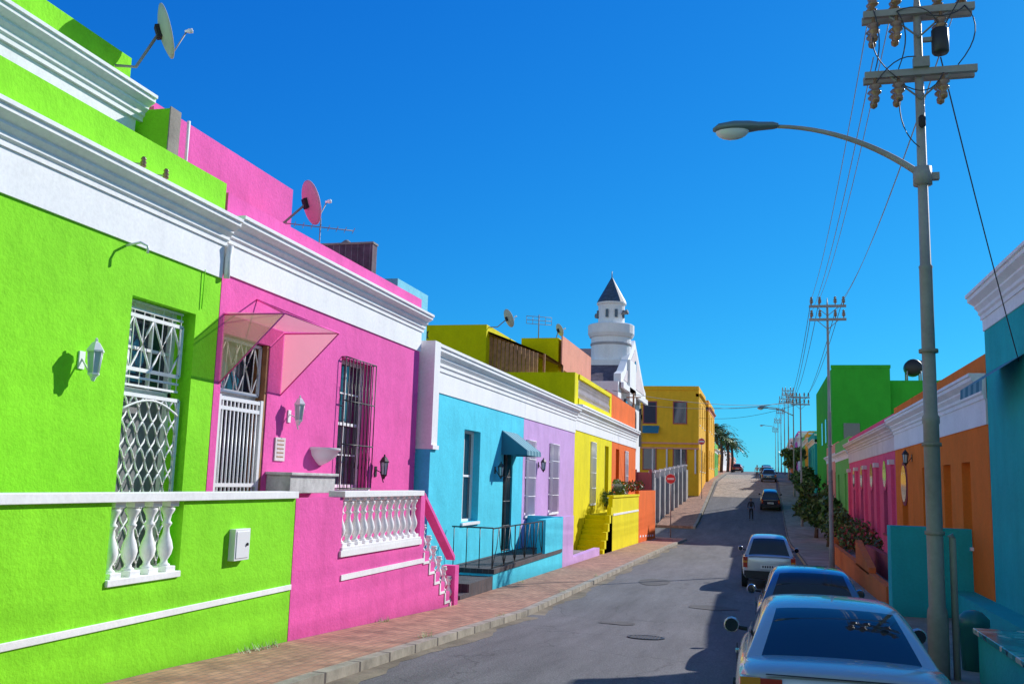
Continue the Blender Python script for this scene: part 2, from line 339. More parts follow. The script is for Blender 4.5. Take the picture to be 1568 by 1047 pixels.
XF=-8.1; XS=-6.6
def body(e,s,x,y0,y1,z0,z1,mat,deep=9,depth=.3,roof=GREY):
    mb=MB(); mb.box(x-s*depth,x-s*deep,y0,y1,z0,z1,mat); mb.box(x-s*(depth+.1),x-s*(deep-.1),y0+.1,y1-.1,z1,z1+.02,roof); mb.make('body',e)
def stoep(e,y0,y1,ops,mat,top=-.35,capmat=WHITE,cap=True,x=XS,floor=-1.5,xf=XF,stripe=True):
    mb=MB(); fac(mb,1,x,y0,y1,-3.6,top,ops,mat,.2); mb.box(xf-.28,x-.2,y0,y1,-3.6,floor,CONC); mb.make('stoep_wall',e)
    mb=MB()
    if cap: mb.box(x-.24,x+.05,y0,y1,top+.002,top+.10,capmat)
    for o in ops:
        mb.box(x-.22,x+.03,o[0]+.002,o[1]-.002,o[2]-.0,o[2]+.07,capmat)
        n=max(3,int((o[1]-o[0])/.3)); 
        for i in range(n):
            y=o[0]+(o[1]-o[0])*(i+.5)/n; baluster(mb,x-.1,y,o[2]+.07,top,capmat)
            mb.box(x-.19,x-.0,y-.09,y+.09,o[2]+.07,o[2]+.13,capmat); mb.box(x-.19,x-.01,y-.085,y+.085,top-.06,top-.001,capmat)
        if not cap: mb.box(x-.24,x+.05,o[0]-.05,o[1]+.05,top+.002,top+.1,capmat)
    if stripe: mb.box(x,x+.02,y0,y1,-1.65,-1.575,capmat)
    mb.make('balustrade',e,bevel=.006)
# ================================================================== GREEN HOUSE
e=empty('green_house')
body(e,1,XF,-4,12.8,-3.2,3.9,GREEN,depth=.45)
mb=MB(); od=(10.72,12.2,-1.5,2.3); ow=(4.6,6.2,-.4,2.3)
fac(mb,1,XF,-4,12.8,-3.2,2.97,[od,ow],GREEN,.45); mb.box(XF-.3,XF,-4,12.75,3.9,4.48,GREEN)
mb.box(-10.1,-9.05,12.5,12.74,3.92,5.7,GREEN); mb.box(-9.05,-9.03,12.48,12.76,3.95,5.72,CONC); mb.make('walls',e)
mb=MB(); mb.box(XF-.3,XF+.03,-4,12.78,2.97,3.48,WHITE); cornice(mb,1,XF+.0,-4,12.8,3.48,3.9,WHITE)
mb.make('cornice',e)
mb=MB(); mb.box(-14,-9.6,-4,12.4,3.92,5.55,WHITE); mb.box(-14,-9.7,-4,12.3,5.55,6.5,GREEN); mb.make('upper_storey',e)
mb=MB(); cornice(mb,1,-9.6,-4,12.5,5.5,5.92,WHITE,.3); mb.make('upper_cornice',e)
mb=MB(); window(mb,1,XF,ow,.45); 
xb=XF-.44
mb.box(xb,xb+.03,od[0],od[1],1.1,2.3,GLASS); mb.box(xb,xb+.05,od[0],od[1],-1.5,1.02,GREY); mb.box(xb+.01,xb+.12,od[0],od[1],1.0,1.12,WHITE)
for y in (od[0]+.04,od[1]-.04): mb.box(xb+.01,xb+.12,y-.04,y+.04,-1.5,2.3,WHITE)
for j in range(2): mb.box(xb+.02,xb+.08,od[0]+(j+1)*.5-.02,od[0]+(j+1)*.5+.02,1.12,2.3,WHITE)
mb.box(xb+.01,xb+.12,od[0]+.08,od[1]-.08,2.22,2.3,WHITE); mb.box(xb+.01,xb+.10,od[0]+.08,od[1]-.08,1.66,1.70,WHITE)
mb.make('window',e)
mb=MB(); lattice(mb,XF-.15,od[0]+.04,od[1]-.1,1.35,2.08,3,1,WHITE,.017); lattice(mb,XF-.12,od[0]+.04,od[1]-.1,-1.45,1.0,6,7,WHITE,.014,(1.7,1.5))
for z in (1.13,1.24,2.17,2.27): mb.box(XF-.165,XF-.135,od[0]+.04,od[1]-.1,z-.015,z+.015,WHITE)
for i in range(0,7): mb.tube([(XF-.15,od[0]+.06+i*.215,1.13),(XF-.15,od[0]+.06+i*.215,2.27)],.009,WHITE,4)
mb.tube([(XF-.1,od[0]+.08+1.3*k/12,.78+.17*math.sin(math.pi*k/12)) for k in range(13)],.016,WHITE,5)
mb.make('security_gate',e)
stoep(e,-4,12.8,[(8.7,10.0,-1.22,-.35),(3.5,5.5,-1.22,-.35)],GREEN)
mb=MB(); mb.box(XS,XS+.09,11.05,11.42,-1.12,-.72,PORC); mb.box(XS+.09,XS+.1,11.08,11.39,-1.09,-.75,PORC); mb.tube([(XS+.1,11.33,-.92),(XS+.12,11.33,-.92)],.02,DARK,8); mb.make('meter_box',e,bevel=.008)
mb=MB(); mb.tube([(XF-.0,10.5,3.12-.2),(XF+.18,10.55,2.97),(XF+.26,10.6,2.93),(XF+.26,10.6,2.83)],.018,PORC,8)
mb.tube([(XF+.03,12.3,3.0),(XF+.02,12.3,2.4)],.008,GREEN,5)
for y in (10.5,11.0):
    mb.tube([(XF+0,y,4.05),(XF+.15,y,4.03)],.012,STEEL,6); mb.lathe((XF+.15,y,3.98),[(.02,0),(.045,.02),(.03,.05),(.045,.07),(.025,.1),(.04,.12),(.02,.15)],CERAM,10)
mb.make('pipe_and_insulators',e)
lantern('wall_lantern',1,XF,9.85,1.3)
dish('satellite_dish',(-9.15,12.2,6.85),.85,(.66,.55,.3),DISHM,(-9.68,11.9,6.2))
# ================================================================== PINK HOUSE
e=empty('pink_house')
body(e,1,XF,12.82,21.7,-3.6,3.98,PINK)
mb=MB(); od=(13.0,14.45,-1.5,2.15); ow=(17.3,18.85,-.25,2.35)
fac(mb,1,XF,12.82,21.7,-3.4,3.06,[od,ow],PINK); mb.box(XF-.3,XF,12.82,21.7,3.98,4.36,PINK)
mb.box(-13,-9.8,12.82,18.0,4.0,6.1,PINK); mb.box(-9.8,-9.6,12.82,12.92,4.0,5.9,PINK)
mb.make('walls',e)
mb=MB(); mb.box(XF-.3,XF+.03,12.84,21.72,3.06,3.55,WHITE); cornice(mb,1,XF,12.84,21.8,3.55,3.98,WHITE)
mb.tube([(XF+.1,12.83,3.5),(XF+.07,12.83,3.3),(XF+.07,12.83,2.98)],.05,WHITE,8); mb.tube([(-9.57,13.75,6.0),(-9.57,13.75,4.4)],.03,WHITE,8); mb.make('cornice',e)
mb=MB(); mb.box(-10.75,-9.35,21.4,21.68,3.98,5.75,SLATE); mb.box(-10.77,-9.33,21.38,21.7,5.75,5.8,CONC)
mb.lathe((-10.3,21.9,5.6),[(.16,0),(.16,.25),(.2,.27),(.05,.4)],GREY,10); mb.make('chimney',e)
mb=MB(); window(mb,1,XF,ow); xb=XF-.298
mb.box(xb,xb+.03,od[0],od[1],1.3,2.15,GLASS); mb.box(xb,xb+.05,od[0],od[1],-1.5,1.22,DARK); mb.box(xb+.01,xb+.12,od[0],od[1],1.2,1.3,WHITE)
mb.box(xb+.01,xb+.28,od[1]-.07,od[1]-.003,-1.5,2.15,WOOD)
mb.make('window_and_door',e)
mb=MB(); bars(mb,1,XF,ow,9,BLACK,.012,3,.10); 
for i in range(8):
    for zc in (.35,1.65):
        y=ow[0]+.1+i*.18; mb.tube([(XF+.1,y,zc-.2),(XF+.1,y+.06,zc),(XF+.1,y,zc+.2)],.008,BLACK,4)
mb.make('burglar_bars',e)
mb=MB(); xg=XF-.05
for i in range(12): 
    y=od[0]+.06+i*.115; mb.tube([(xg,y,-1.45),(xg,y,1.15)],.017,PORC,5)
for z in (-1.45,-.2,1.0,1.15): mb.box(xg-.02,xg+.02,od[0]+.02,od[1]-.08,z-.03,z+.03,PORC)
for y in (od[0]+.04,od[1]-.1): mb.box(xg-.03,xg+.03,y-.05,y+.05,-1.5,1.2,PORC)
lattice(mb,XF-.12,od[0]+.05,od[1]-.12,1.28,2.1,3,1,PORC,.014)
for i in range(1,5):
    y=od[0]+i*.28; mb.tube([(xg-.07,y,1.28),(xg-.07,y+.03,2.1)],.01,PORC,4)
mb.make('security_gate',e)
mb=MB(); ya,yb,xc,zc=12.95,14.9,-7.05,2.43
mb.add([(XF+.01,ya,zc+.04),(xc,ya,zc),(xc,yb,zc),(XF+.01,yb,zc+.04)],[(0,1,2,3)],FABP)
mb.add([(XF+.01,ya,zc),(xc,ya,zc-.01),(XF+.01,ya,1.35)],[(0,1,2)],FABG); mb.add([(XF+.01,yb,zc),(xc,yb,zc-.01),(XF+.01,yb,1.35)],[(0,1,2)],FABP)
for a,b in [((XF,ya,zc),(xc,ya,zc)),((XF,yb,zc),(xc,yb,zc)),((xc,ya,zc),(xc,yb,zc)),((XF,13.9,2.85),(xc,ya,zc)),((XF,13.9,2.85),(xc,yb,zc)),((XF,ya,1.35),(xc,ya,zc)),((XF,yb,1.35),(xc,yb,zc))]:
    mb.tube([a,b],.013,PINK,5)
mb.make('door_canopy',e)
stoep(e,12.82,18.4,[(14.45,18.15,-1.22,-.35)],PINK,cap=False,stripe=False)
mb=MB(); mb.box(XS,XS+.02,14.5,18.4,-1.68,-1.59,WHITE); mb.box(XS,XS+.035,14.4,18.2,-1.3,-1.2,WHITE); mb.make('stoep_trim',e)
mb=MB(); n=6; z0=-1.5; rise=(2.93-1.5-.02)/n; tr=.36
for i in range(n):
    y=18.4+i*tr; z=z0-(i+1)*rise
    mb.box(XF+.02,XS-.2,y,y+tr,-3.4,z,CONC)
    zt=z0-i*rise+.02
    mb.box(XS-.2,XS,y,y+tr,-3.5,zt-.0,PINK)
    mb.box(XS,XS+.02,y,y+tr+.05,zt-rise-.0,zt-rise+.05,WHITE); mb.box(XS,XS+.02,y-.0,y+.06,zt-rise+.05,zt+.05 if i else zt,WHITE)
    baluster(mb,XS-.1,y+tr*.6,zt,zt+.62-.08,WHITE,1.1)
mb.box(XS-.28,XS+.03,20.45,20.72,-3.4,-1.9,PINK); mb.box(XF-.1,XF+.1,20.5,20.7,-3.4,-1.9,PINK)
mb.prismX([(18.38,-.38),(18.38,-.29),(20.5,-1.68),(20.5,-1.78)],XS-.2,XS+.0,PINK)
mb.make('stairs',e)
mb=MB(); mb.box(XF,XF+.45,14.6,16.35,-.32,-.02,MARB); mb.box(XF,XF+.5,14.55,16.4,-.02,.03,MARB); mb.make('window_box',e,bevel=.01)
mb=MB(); pr=[(.04,0),(.18,.06),(.36,.18),(.42,.28),(.45,.28),(.45,.33)]
rows=[[(XF+r*math.sin(math.pi*i/14)*.8,16.6+r*math.cos(math.pi*i/14),.18+z) for i in range(15)] for r,z in pr]; mb.grid(rows,PORC)
mb.poly([(XF+.45*math.sin(math.pi*i/14)*.8,16.6+.45*math.cos(math.pi*i/14),.50) for i in range(15)],EARTH); mb.make('wall_planter',e)
mb=MB(); mb.box(XF,XF+.025,14.8,15.15,.22,.62,CREAM)
for j in range(5): mb.box(XF+.025,XF+.03,14.86,15.09,.28+j*.07,.30+j*.07,WOOD)
mb.make('wall_plaque',e)
lantern('wall_lantern',1,XF,15.25,1.0,mat=PORC,hang=True)
lantern('wall_lantern',1,XF,19.3,.1,mat=BLACK,hang=True)
dish('satellite_dish',(-8.75,16.65,5.35),.9,(.60,.62,.3),DISHP,(-9.78,16.6,4.9))
mb=MB(); mb.tube([(-9.2,18.2,4.0),(-9.2,18.2,5.5)],.015,STEEL,6); mb.tube([(-9.8,17.8,5.3),(-8.6,18.6,5.3)],.012,STEEL,5)
for i in range(9):
    t=i/8; x=-9.8+1.2*t; y=17.8+.8*t; mb.tube([(x-.12,y+.2,5.3),(x+.12,y-.2,5.3)],.007,STEEL,4)
mb.make('tv_antenna')
# ================================================================== BLUE + LILAC
def two_zone(e,y0,y1,mat,ops,zf=2.2,zt=2.75,zc=3.35,z0=-3.9,s=1,x=XF,trim=WHITE,par=0,pmat=None,roof=GREY):
    body(e,s,x,y0,y1,z0,zc,mat,roof=roof)
    mb=MB(); fac(mb,s,x,y0,y1,z0,zf,ops,mat)
    if par: mb.box(x-s*.3,x,y0,y1,zc,zc+par,pmat or mat)
    mb.make('walls',e)
    mb=MB(); mb.box(x-s*.3,x+s*.03,y0,y1,zf,zt,trim); cornice(mb,s,x,y0-.0,y1+.0,zt,zc,trim,.34); mb.make('cornice',e)
e=empty('blue_house')
ow=(25.6,27.2,-1.2,1.4); od=(29.9,31.1,-2.3,.95)
two_zone(e,22.3,32.5,BLUE,[ow,od])
mb=MB(); window(mb,1,XF,ow,cols=2,rows=1); door(mb,1,XF,od,DARK); mb.make('window_and_door',e)
mb=MB(); bars(mb,1,XF,(od[0]+.05,od[1]-.05,-2.25,.9),8,BLACK,.014,4,-.06); mb.make('door_gate',e)
mb=MB(); mb.box(XF-.3,XF+.35,21.86,22.28,.8,3.36,WHITE); mb.box(XF-.3,XF+.4,21.84,22.285,.7,.8,WHITE); mb.box(XF-.3,XF+.33,21.86,22.28,-3.4,.7,BLUE)
mb.box(-14,-9.0,22.3,24.6,3.37,5.05,LTEAL); mb.box(-14,-12,24.6,30,3.37,4.4,GREY); mb.make('party_wall',e)
mb=MB(); X2=-6.8
mb.box(XF+.02,X2,24.4,33.2,-3.9,-2.42,BLUE); mb.box(XF+.02,X2+.03,24.38,33.2,-2.42,-2.3,BTILE); mb.box(XF+.02,X2,33.2,33.4,-3.9,-1.2,BLUE); mb.box(X2-.25,X2+.02,30.5,33.2,-2.3,-1.22,BLUE)
mb.box(XF+.34,X2,22.3,24.38,-3.6,-2.48,BTILE); mb.box(XF+.34,X2-.0,21.6,22.3,-3.6,-2.68,BTILE)
mb.make('stoep',e)
mb=MB()
def railing(y0,y1,x,z0,z1,n):
    mb.box(x-.02,x+.02,y0,y1,z1-.03,z1,BLACK); mb.box(x-.015,x+.015,y0,y1,z0,z0+.03,BLACK)
    w=(y1-y0)/n
    for i in range(n+1): mb.tube([(x,y0+i*w,z0-.1),(x,y0+i*w,z1)],.018,BLACK,5)
    for i in range(n):
        a=y0+i*w; 
        mb.tube([(x,a,z0),(x,a+w*.35,(z0+z1)/2),(x,a+w*.5,z1)],.011,BLACK,4); mb.tube([(x,a+w,z0),(x,a+w*.65,(z0+z1)/2),(x,a+w*.5,z1)],.011,BLACK,4)
railing(24.5,30.4,X2-.06,-2.28,-1.25,5)
mb.tube([(X2-.06,24.5,-1.25),(XF+.1,24.5,-1.25)],.02,BLACK,5)
for i in range(4): mb.tube([(X2-.06-.36*i,24.5,-2.3),(X2-.06-.36*i,24.5,-1.25)],.013,BLACK,4)
mb.make('iron_railing',e)
mb=MB(); ns=9
for i in range(ns):
    y=29.6+i*.22; m_=CAN if i%2==0 else CANW
    mb.add([(XF,y,1.6),(XF,y+.22,1.6),(-7.25,y+.22,.98),(-7.25,y,.98)],[(0,1,2,3)],m_); mb.add([(-7.25,y+.22,.98),(-7.25,y,.98),(-7.24,y,.82),(-7.24,y+.22,.82)],[(0,1,2,3)],m_)
for y in (29.6,29.6+ns*.22): mb.add([(XF,y,1.6),(-7.25,y,.98),(-7.24,y,.82),(XF,y,.82)],[(0,1,2,3)],CAN)
mb.make('striped_awning',e)
lantern('wall_lantern',1,XF,28.9,.3,mat=BLACK); lantern('wall_lantern',1,XF,34.9,.6,mat=BLACK)
e=empty('lilac_house')
o1=(32.9,34.3,-1.2,1.45); o2=(36.8,38.5,-1.2,1.5)
two_zone(e,32.52,42.0,LILAC,[o1,o2])
mb=MB(); window(mb,1,XF,o1); window(mb,1,XF,o2); bars(mb,1,XF,o1,9,PORC,.014,4); bars(mb,1,XF,o2,9,PORC,.014,4); mb.make('windows',e)
mb=MB(); mb.box(X2-.25,X2,33.42,35.4,-3.9,-1.22,LILAC); mb.box(X2-.25,X2,35.4,41.4,-3.9,-2.75,LILAC); mb.box(XF,X2-.25,33.42,41.4,-3.9,-2.9,CONC); mb.make('garden_wall',e)
# ================================================================== YELLOW + ORANGE
e=empty('yellow_house')
o1=(46.2,47.6,-1.0,2.0); o2=(50.6,51.9,-1.4,2.0)
two_zone(e,42.02,53.0,YEL,[o1,o2],zf=2.35,zt=2.8,zc=3.5,z0=-4.2)
mb=MB(); window(mb,1,XF,o1); door(mb,1,XF,o2,WOOD); bars(mb,1,XF,o1,8,PORC,.015,4); mb.make('window_and_door',e)
mb=MB()
mb.box(-12.3,-8.15,42.02,42.3,3.5,4.95,OLIVE); mb.box(-8.4,-8.15,42.3,42.9,3.5,4.95,YEL)
mb.box(-22,-12.4,42.02,50,3.5,7.2,OLIVE); mb.box(-12.2,-10.2,47.9,53,3.5,7.45,OLIVE); mb.box(-8.4,-8.15,52.5,53,3.5,4.95,YEL)
mb.make('upper_storey',e)
mb=MB(); mb.box(-8.4,-8.1,42.9,52.5,3.5,3.85,YEL); mb.box(-8.4,-8.08,42.9,52.5,4.75,4.95,YEL)
for i in range(28): baluster(mb,-8.25,43.1+i*.34,3.85,4.75,CREAM,1.4)
mb.make('balustrade',e)
mb=MB()
for i in range(12): mb.box(-12.4+.2*i,-12.24+.2*i,42.6,42.66,4.97,6.7-.07*i,WOOD)
mb.add([(-12.6,42.2,7.0),(-9.9,43.4,6.0),(-9.9,48,6.0),(-12.6,48,7.0)],[(0,1,2,3)],WOOD); mb.add([(-12.6,42.2,6.9),(-9.9,43.4,5.9),(-9.9,48,5.9),(-12.6,48,6.9)],[(0,1,2,3)],WOOD)
for y in (43.5,47.8): mb.box(-10.0,-9.9,y,y+.1,3.5,6.0,WOOD)
mb.make('roof_deck',e)
mb=MB(); mb.box(-7.0,X2,45.0,54.9,-4.0,-.65,YEL); mb.box(-7.05,X2+.05,44.95,54.9,-.65,-.55,YEL); mb.box(XF,-7.0,45.2,54.9,-4,-1.5,OLIVE)
mb.box(X2+.0,X2+.02,45.2,54.8,-1.5,-1.4,WHITE)
for i in range(8): mb.box(XF+.02,-7.0,42.2+i*.37,45.2,-3.8+i*.001,-3.22+i*.22,YEL)
for i in range(6): mb.box(-7.0,X2,42.3+i*.46,45.0,-4+i*.001,-2.9+i*.36,YEL)
for i in range(12): mb.tube([(X2-.1,45.4+i*.3,-.55),(X2-.1,45.4+i*.3,.0)],.012,BLACK,4)
mb.make('stoep',e)
dish('satellite_dish',(-11.5,42.3,7.5),.9,(.62,.5,.35),DISHM,(-12.4,42.3,7.1)); 
dish('satellite_dish',(-10.3,48.3,7.9),.7,(.62,.5,.35),DISHM,(-10.6,48.4,7.4))
mb=MB(); mb.tube([(-11.3,48,7.4),(-11.3,48,8.7)],.03,STEEL,5); 
for z in (8.2,8.4,8.6): mb.tube([(-11.9,47.7,z),(-10.7,48.4,z)],.015,STEEL,4)
for i in range(5): mb.tube([(-11.9+i*.3,47.7+i*.17,8.2),(-11.9+i*.3,47.7+i*.17,8.6)],.012,STEEL,4)
mb.make('tv_antenna')
e=empty('orange_house')
o1=(58.2,59.6,-1.0,2.0); o2=(54.6,55.9,-1.4,2.0)
two_zone(e,53.02,63.5,ORG,[o1,o2],zf=2.35,zt=2.8,zc=3.5,z0=-4.2)
mb=MB(); window(mb,1,XF,o1); door(mb,1,XF,o2,WOOD); bars(mb,1,XF,o1,8,PORC,.015,4); mb.make('window_and_door',e)
mb=MB(); mb.box(-14,-10,53.02,56.5,3.5,7.5,SALMON); mb.box(-16,-9.0,56.5,63.4,3.5,5.6,MAROON); mb.box(-8.5,-8.15,53.02,63.4,3.5,5.0,ORG); mb.box(-10.05,-9.98,47.9,56.5,5.8,7.55,SALMON); mb.make('upper_storey',e)
mb=MB(); mb.box(-7.0,X2,54.95,63.8,-4.2,-.35,ORG); mb.box(XF,-7.0,55,63.5,-4,-1.5,CONC)
for i in range(6): mb.box(X2+.0,X2+.02,55.5+i*1.3,56+i*1.3,-3-.05*i,-2.9-.05*i,WHITE)
mb.make('stoep',e)
# ================================================================== MOSQUE
e=empty('mosque')
mb=MB(); mb.box(-26,-9.5,64.6,66.2,-4.5,7.0,WHITE); mb.box(-26,-9.8,66.2,79.5,-4.5,7.0,WHITE); mb.make('walls',e)
mb=MB(); mb.prismX([(65.2,7.0),(65.2,7.6),(66.4,7.9),(72.5,11.0),(78.6,7.9),(79.8,7.6),(79.8,7.0)],-9.9,-9.4,WHITE)
mb.prismX([(66.5,7.3),(72.5,10.3),(78.5,7.3)],-9.4,-9.35,CREAM); mb.box(-9.4,-9.2,65.2,79.8,6.6,7.0,WHITE)
for y in (68,72.5,77):
    mb.box(-9.52,-9.36,y-.5,y+.5,3,5.6,GLASS); mb.lathe((-9.52,y,5.6),[(.5,0),(.5,.16)],GLASS,16,False,axis='X')
mb.lathe((-9.36,72.5,8.9),[(.5,0),(.5,.05)],GLASS,20,False,axis='X')
mb.make('gable',e)
mb=MB(); mb.prismX([(65,7.02),(72.5,10.4),(80,7.02)],-26,-9.9,SLATE); mb.make('roof',e)
mb=MB(); c=(-10.9,70.2,0)
mb.box(c[0]-1.7,c[0]+1.7,c[1]-1.7,c[1]+1.7,6,9.0,WHITE)
mb.lathe(c,[(1.5,9.0),(1.5,10.8),(1.62,10.85),(1.75,11.1),(1.75,11.75),(1.68,11.8),(1.0,11.8)],WHITE,24,False); mb.lathe(c,[(1.0,11.8),(1.0,13.3),(1.12,13.4),(1.12,13.5)],WHITE,24,False)
mb.lathe(c,[(1.13,13.5),(1.02,13.75),(.05,15.5)],CONE,16,False); mb.lathe(c,[(.04,15.5),(.03,16.0)],STEEL,6)
mb.lathe(c,[(1.52,10.2),(1.56,10.25),(1.56,10.35),(1.52,10.4)],STONEW,24,False)
for a in (-60,-20,200,-100):
    x=c[0]+1.01*math.cos(R(a)); y=c[1]+1.01*math.sin(R(a)); mb.box(x-.1,x+.1,y-.1,y+.1,12.3,12.9,GLASS)
for a in (150,-30): mb.tube([(c[0]+1.0*math.cos(R(a)),c[1]+1.0*math.sin(R(a)),12.6),(c[0]+1.5*math.cos(R(a)),c[1]+1.5*math.sin(R(a)),12.7)],.08,GREY,8,.2)
mb.make('minaret',e)
# ================================================================== FAR LEFT
def block(name,s,x,y0,y1,zt,mat,deep=8,trim=WHITE,storeys=1,facew=True,roof=GREY,wtrim=None):
    wtrim=wtrim or WHITE
    e=empty(name); z0=min(G(y0),G(y1))-1.2; g=max(G(y0),G(y1)); h=zt-g
    ops=[]; n=max(1,int((y1-y0)/4)); w=(y1-y0)/n; sh=h/storeys
    for k in range(storeys):
        for i in range(n):
            ya=y0+i*w+w*.5-.55; ops.append((ya,ya+1.1,g+k*sh+sh*.25,g+k*sh+sh*.72))
    mb=MB(); mb.box(x-s*.3,x-s*deep,y0,y1,z0,zt-.01,mat); fac(mb,s,x,y0,y1,z0,zt-.9,ops,mat); mb.box(x,x-s*.3,y0,y1,zt-.45,zt+.3,mat); mb.box(x-s*.32,x-s*deep,y0,y0+.25,zt,zt+.3,mat); mb.make('walls',e)
    mb=MB(); mb.box(x-s*.3,x+s*.03,y0,y1,zt-.9,zt-.75,trim); cornice(mb,s,x,y0,y1,zt-.75,zt-.45,trim,.25); mb.box(x+s*.02,x-s*deep,y0-.12,y0-.002,zt-.1,zt+.1,trim); mb.make('cornice',e)
    mb=MB()
    for o in ops: window(mb,s,x,o)
    if facew:
        m=max(1,int((deep-1)/3))
        for k in range(storeys):
            for i in range(m):
                xa=x-s*(1.2+i*3.0); xb=xa-s*1.3; za=g+k*sh+sh*.25; zb=g+k*sh+sh*.72
                mb.box(xa,xb,y0-.03,y0+.01,za,zb,GLASS)
                for q in (xa,xb): mb.box(q-.05,q+.05,y0-.06,y0-.001,za,zb,wtrim)
                for q in (za,zb): mb.box(min(xa,xb)-.05,max(xa,xb)+.05,y0-.07,y0-.002,q-.05,q+.05,wtrim)
    mb.make('windows',e)
    return e
e=block('ochre_building',1,-6.0,96,108,9.6,OCH,deep=8,trim=OCH,storeys=2,wtrim=MAROON)
mb=MB(); 
for z in (3.6,4.1): mb.box(-14,-5.95,95.8,96-.002,z,z+.14,SALMON)
for i in range(6): mb.box(-6.4-i*1.4,-6.25-i*1.4,95.8,95.99,1.2,3.6,CREAM)
mb.add([(-9.9,95.99,5.9),(-12,95.99,5.9),(-12,95.0,5.1),(-9.9,95.0,5.1)],[(0,1,2,3)],CAN)
mb.make('facade_bands',e)
block('ochre_building',1,-5.7,108.5,122,9.3,OCH,deep=7,trim=SALMON,storeys=2,wtrim=MAROON)
block('green_house',1,-5.7,123,132,5.2,LGREEN,storeys=1); block('cottage',1,-6.3,133,146,5.8,OCH)
block('cottage',1,-7.6,176,196,7.0,OCH); block('cottage',1,-7.6,197,235,7.6,WHITE); block('cottage',1,-7.6,236,300,8.3,SALMON)
e=empty('boundary_wall')
mb=MB(); mb.prismY([(-14,-4),(-8.5,-4),(-8.5,1.0),(-14,1.0)],77,77.3,MAROON)
for i in range(5): mb.box(-13.5+i*1.2,-13.3+i*1.2,76.8,77,-4,1.2,MAROON)
P0=Vector((-8.5,77.2)); P1=Vector((-6.9,94))
for i in range(8):
    a=P0.lerp(P1,i/8); b=P0.lerp(P1,(i+1)/8); z1=.5+.13*i; z2=.5+.13*(i+1)
    mb.box(a.x-.2,a.x+.2,a.y-.2,a.y+.2,-4,z1+.45,STONEW); mb.box(a.x-.26,a.x+.26,a.y-.26,a.y+.26,z1+.45,z1+.6,CREAM)
    mb.add([(a.x,a.y,-4),(b.x,b.y,-4),(b.x,b.y,z2),(a.x,a.y,z1),(a.x-.2,a.y,-4),(b.x-.2,b.y,-4),(b.x-.2,b.y,z2),(a.x-.2,a.y,z1)],[(0,1,2,3),(4,5,6,7),(3,2,6,7)],STONEW)
mb.make('panels',e)
def sign(name,x,y,zc,r=.4):
    e=empty(name); mb=MB(); mb.tube([(x,y,G(y)-.2),(x,y,zc+r)],.035,STEEL,8); mb.make('post',e)
    mb=MB(); mb.lathe((x,y-.05,zc),[(r,-.012),(r,.012)],PORC,8,False,axis='Y'); mb.lathe((x,y-.052,zc),[(r*.92,-.02),(r*.92,.005)],RED,8,False,axis='Y')
    mb.box(x-r*.65,x+r*.65,y-.09,y-.0725,zc-r*.18,zc+r*.18,PORC); mb.make('plate',e)
sign('stop_sign',-6.0,66,.45,.36); sign('stop_sign',-5.6,94,4.3,.34)
# ================================================================== RIGHT SIDE
XR=4.7
e=empty('teal_house'); 
body(e,-1,XR,-6,22.2,-3.4,4.3,TEAL)
mb=MB(); ops=[(12,13.4,-.8,1.6),(17.0,18.4,-.8,1.6)]; fac(mb,-1,XR,-6,22.2,-3.4,3.5,ops,TEAL); mb.box(XR,XR+.3,-6,22.2,4.3,4.55,TEAL); mb.box(XR+1.5,XR+1.8,14,21.3,4.3,5.5,TEAL); mb.make('walls',e)
mb=MB(); mb.box(XR+.3,XR-.03,-6,22.2,3.5,3.75,WHITE); cornice(mb,-1,XR,-6,22.25,3.75,4.3,WHITE,.35); mb.make('cornice',e)
mb=MB(); [window(mb,-1,XR,o) for o in ops]; mb.make('windows',e)
mb=MB()
for i in range(8):
    y=19.0+i*.25; m_=CAN if i%2 else CANW
    mb.add([(XR,y,2.6),(XR,y+.25,2.6),(XR-.75,y+.25,2.1),(XR-.75,y,2.1)],[(0,1,2,3)],m_); mb.add([(XR-.75,y+.25,2.1),(XR-.75,y,2.1),(XR-.76,y,1.9),(XR-.76,y+.25,1.9)],[(0,1,2,3)],m_)
mb.make('awning',e)
mb=MB(); mb.box(2.95,XR,24.3,24.6,-3.4,-.8,TEAL); mb.box(2.9,3.75,24.0,24.65,-3.4,-.78,TEAL); mb.box(4.2,XR,12,24.3,-3.4,-2.2,TEAL); mb.make('garden_wall',e)
mb=MB(); mb.box(2.75,4.4,9.5,14.1,-2.9,-1.82,TEAL); mb.box(2.7,4.45,9.45,14.15,-1.82,-1.75,MOS); mb.make('mosaic_bench',None,bevel=.01)
mb=MB(); mb.lathe((2.95,15.4,G(15)+.1),[(.17,0),(.2,.6),(.22,.62),(.22,.72),(.12,.82),(.05,.84)],simple('bin_teal',(.02,.16,.17),.4),16); mb.make('litter_bin')
mb=MB(); mb.tube([(3.0,12.4,-1.75),(3.5,12.6,-.75)],.02,BLACK,6); mb.make('broom_handle')
e=empty('orange_cottage')
ops=[(24.2,25.2,-1.2,.75),(26.6,27.6,-1.2,.75),(30.0,31.1,-1.2,.75),(34.2,35.5,-2.2,.3)]
two_zone(e,22.25,37.0,ORG2,ops,zf=1.5,zt=2.05,zc=2.6,z0=-4,s=-1,x=XR,par=.42)
mb=MB(); [window(mb,-1,XR,o) for o in ops[:3]]; door(mb,-1,XR,ops[3],WOOD)
mb.lathe((XR-.02,34.85,.3),[(.75,0),(.75,.03)],MAROON,20,False,axis='X'); mb.lathe((XR-.04,34.85,.3),[(.62,0),(.62,.03)],GLASS,20,False,axis='X'); mb.make('windows_and_door',e)
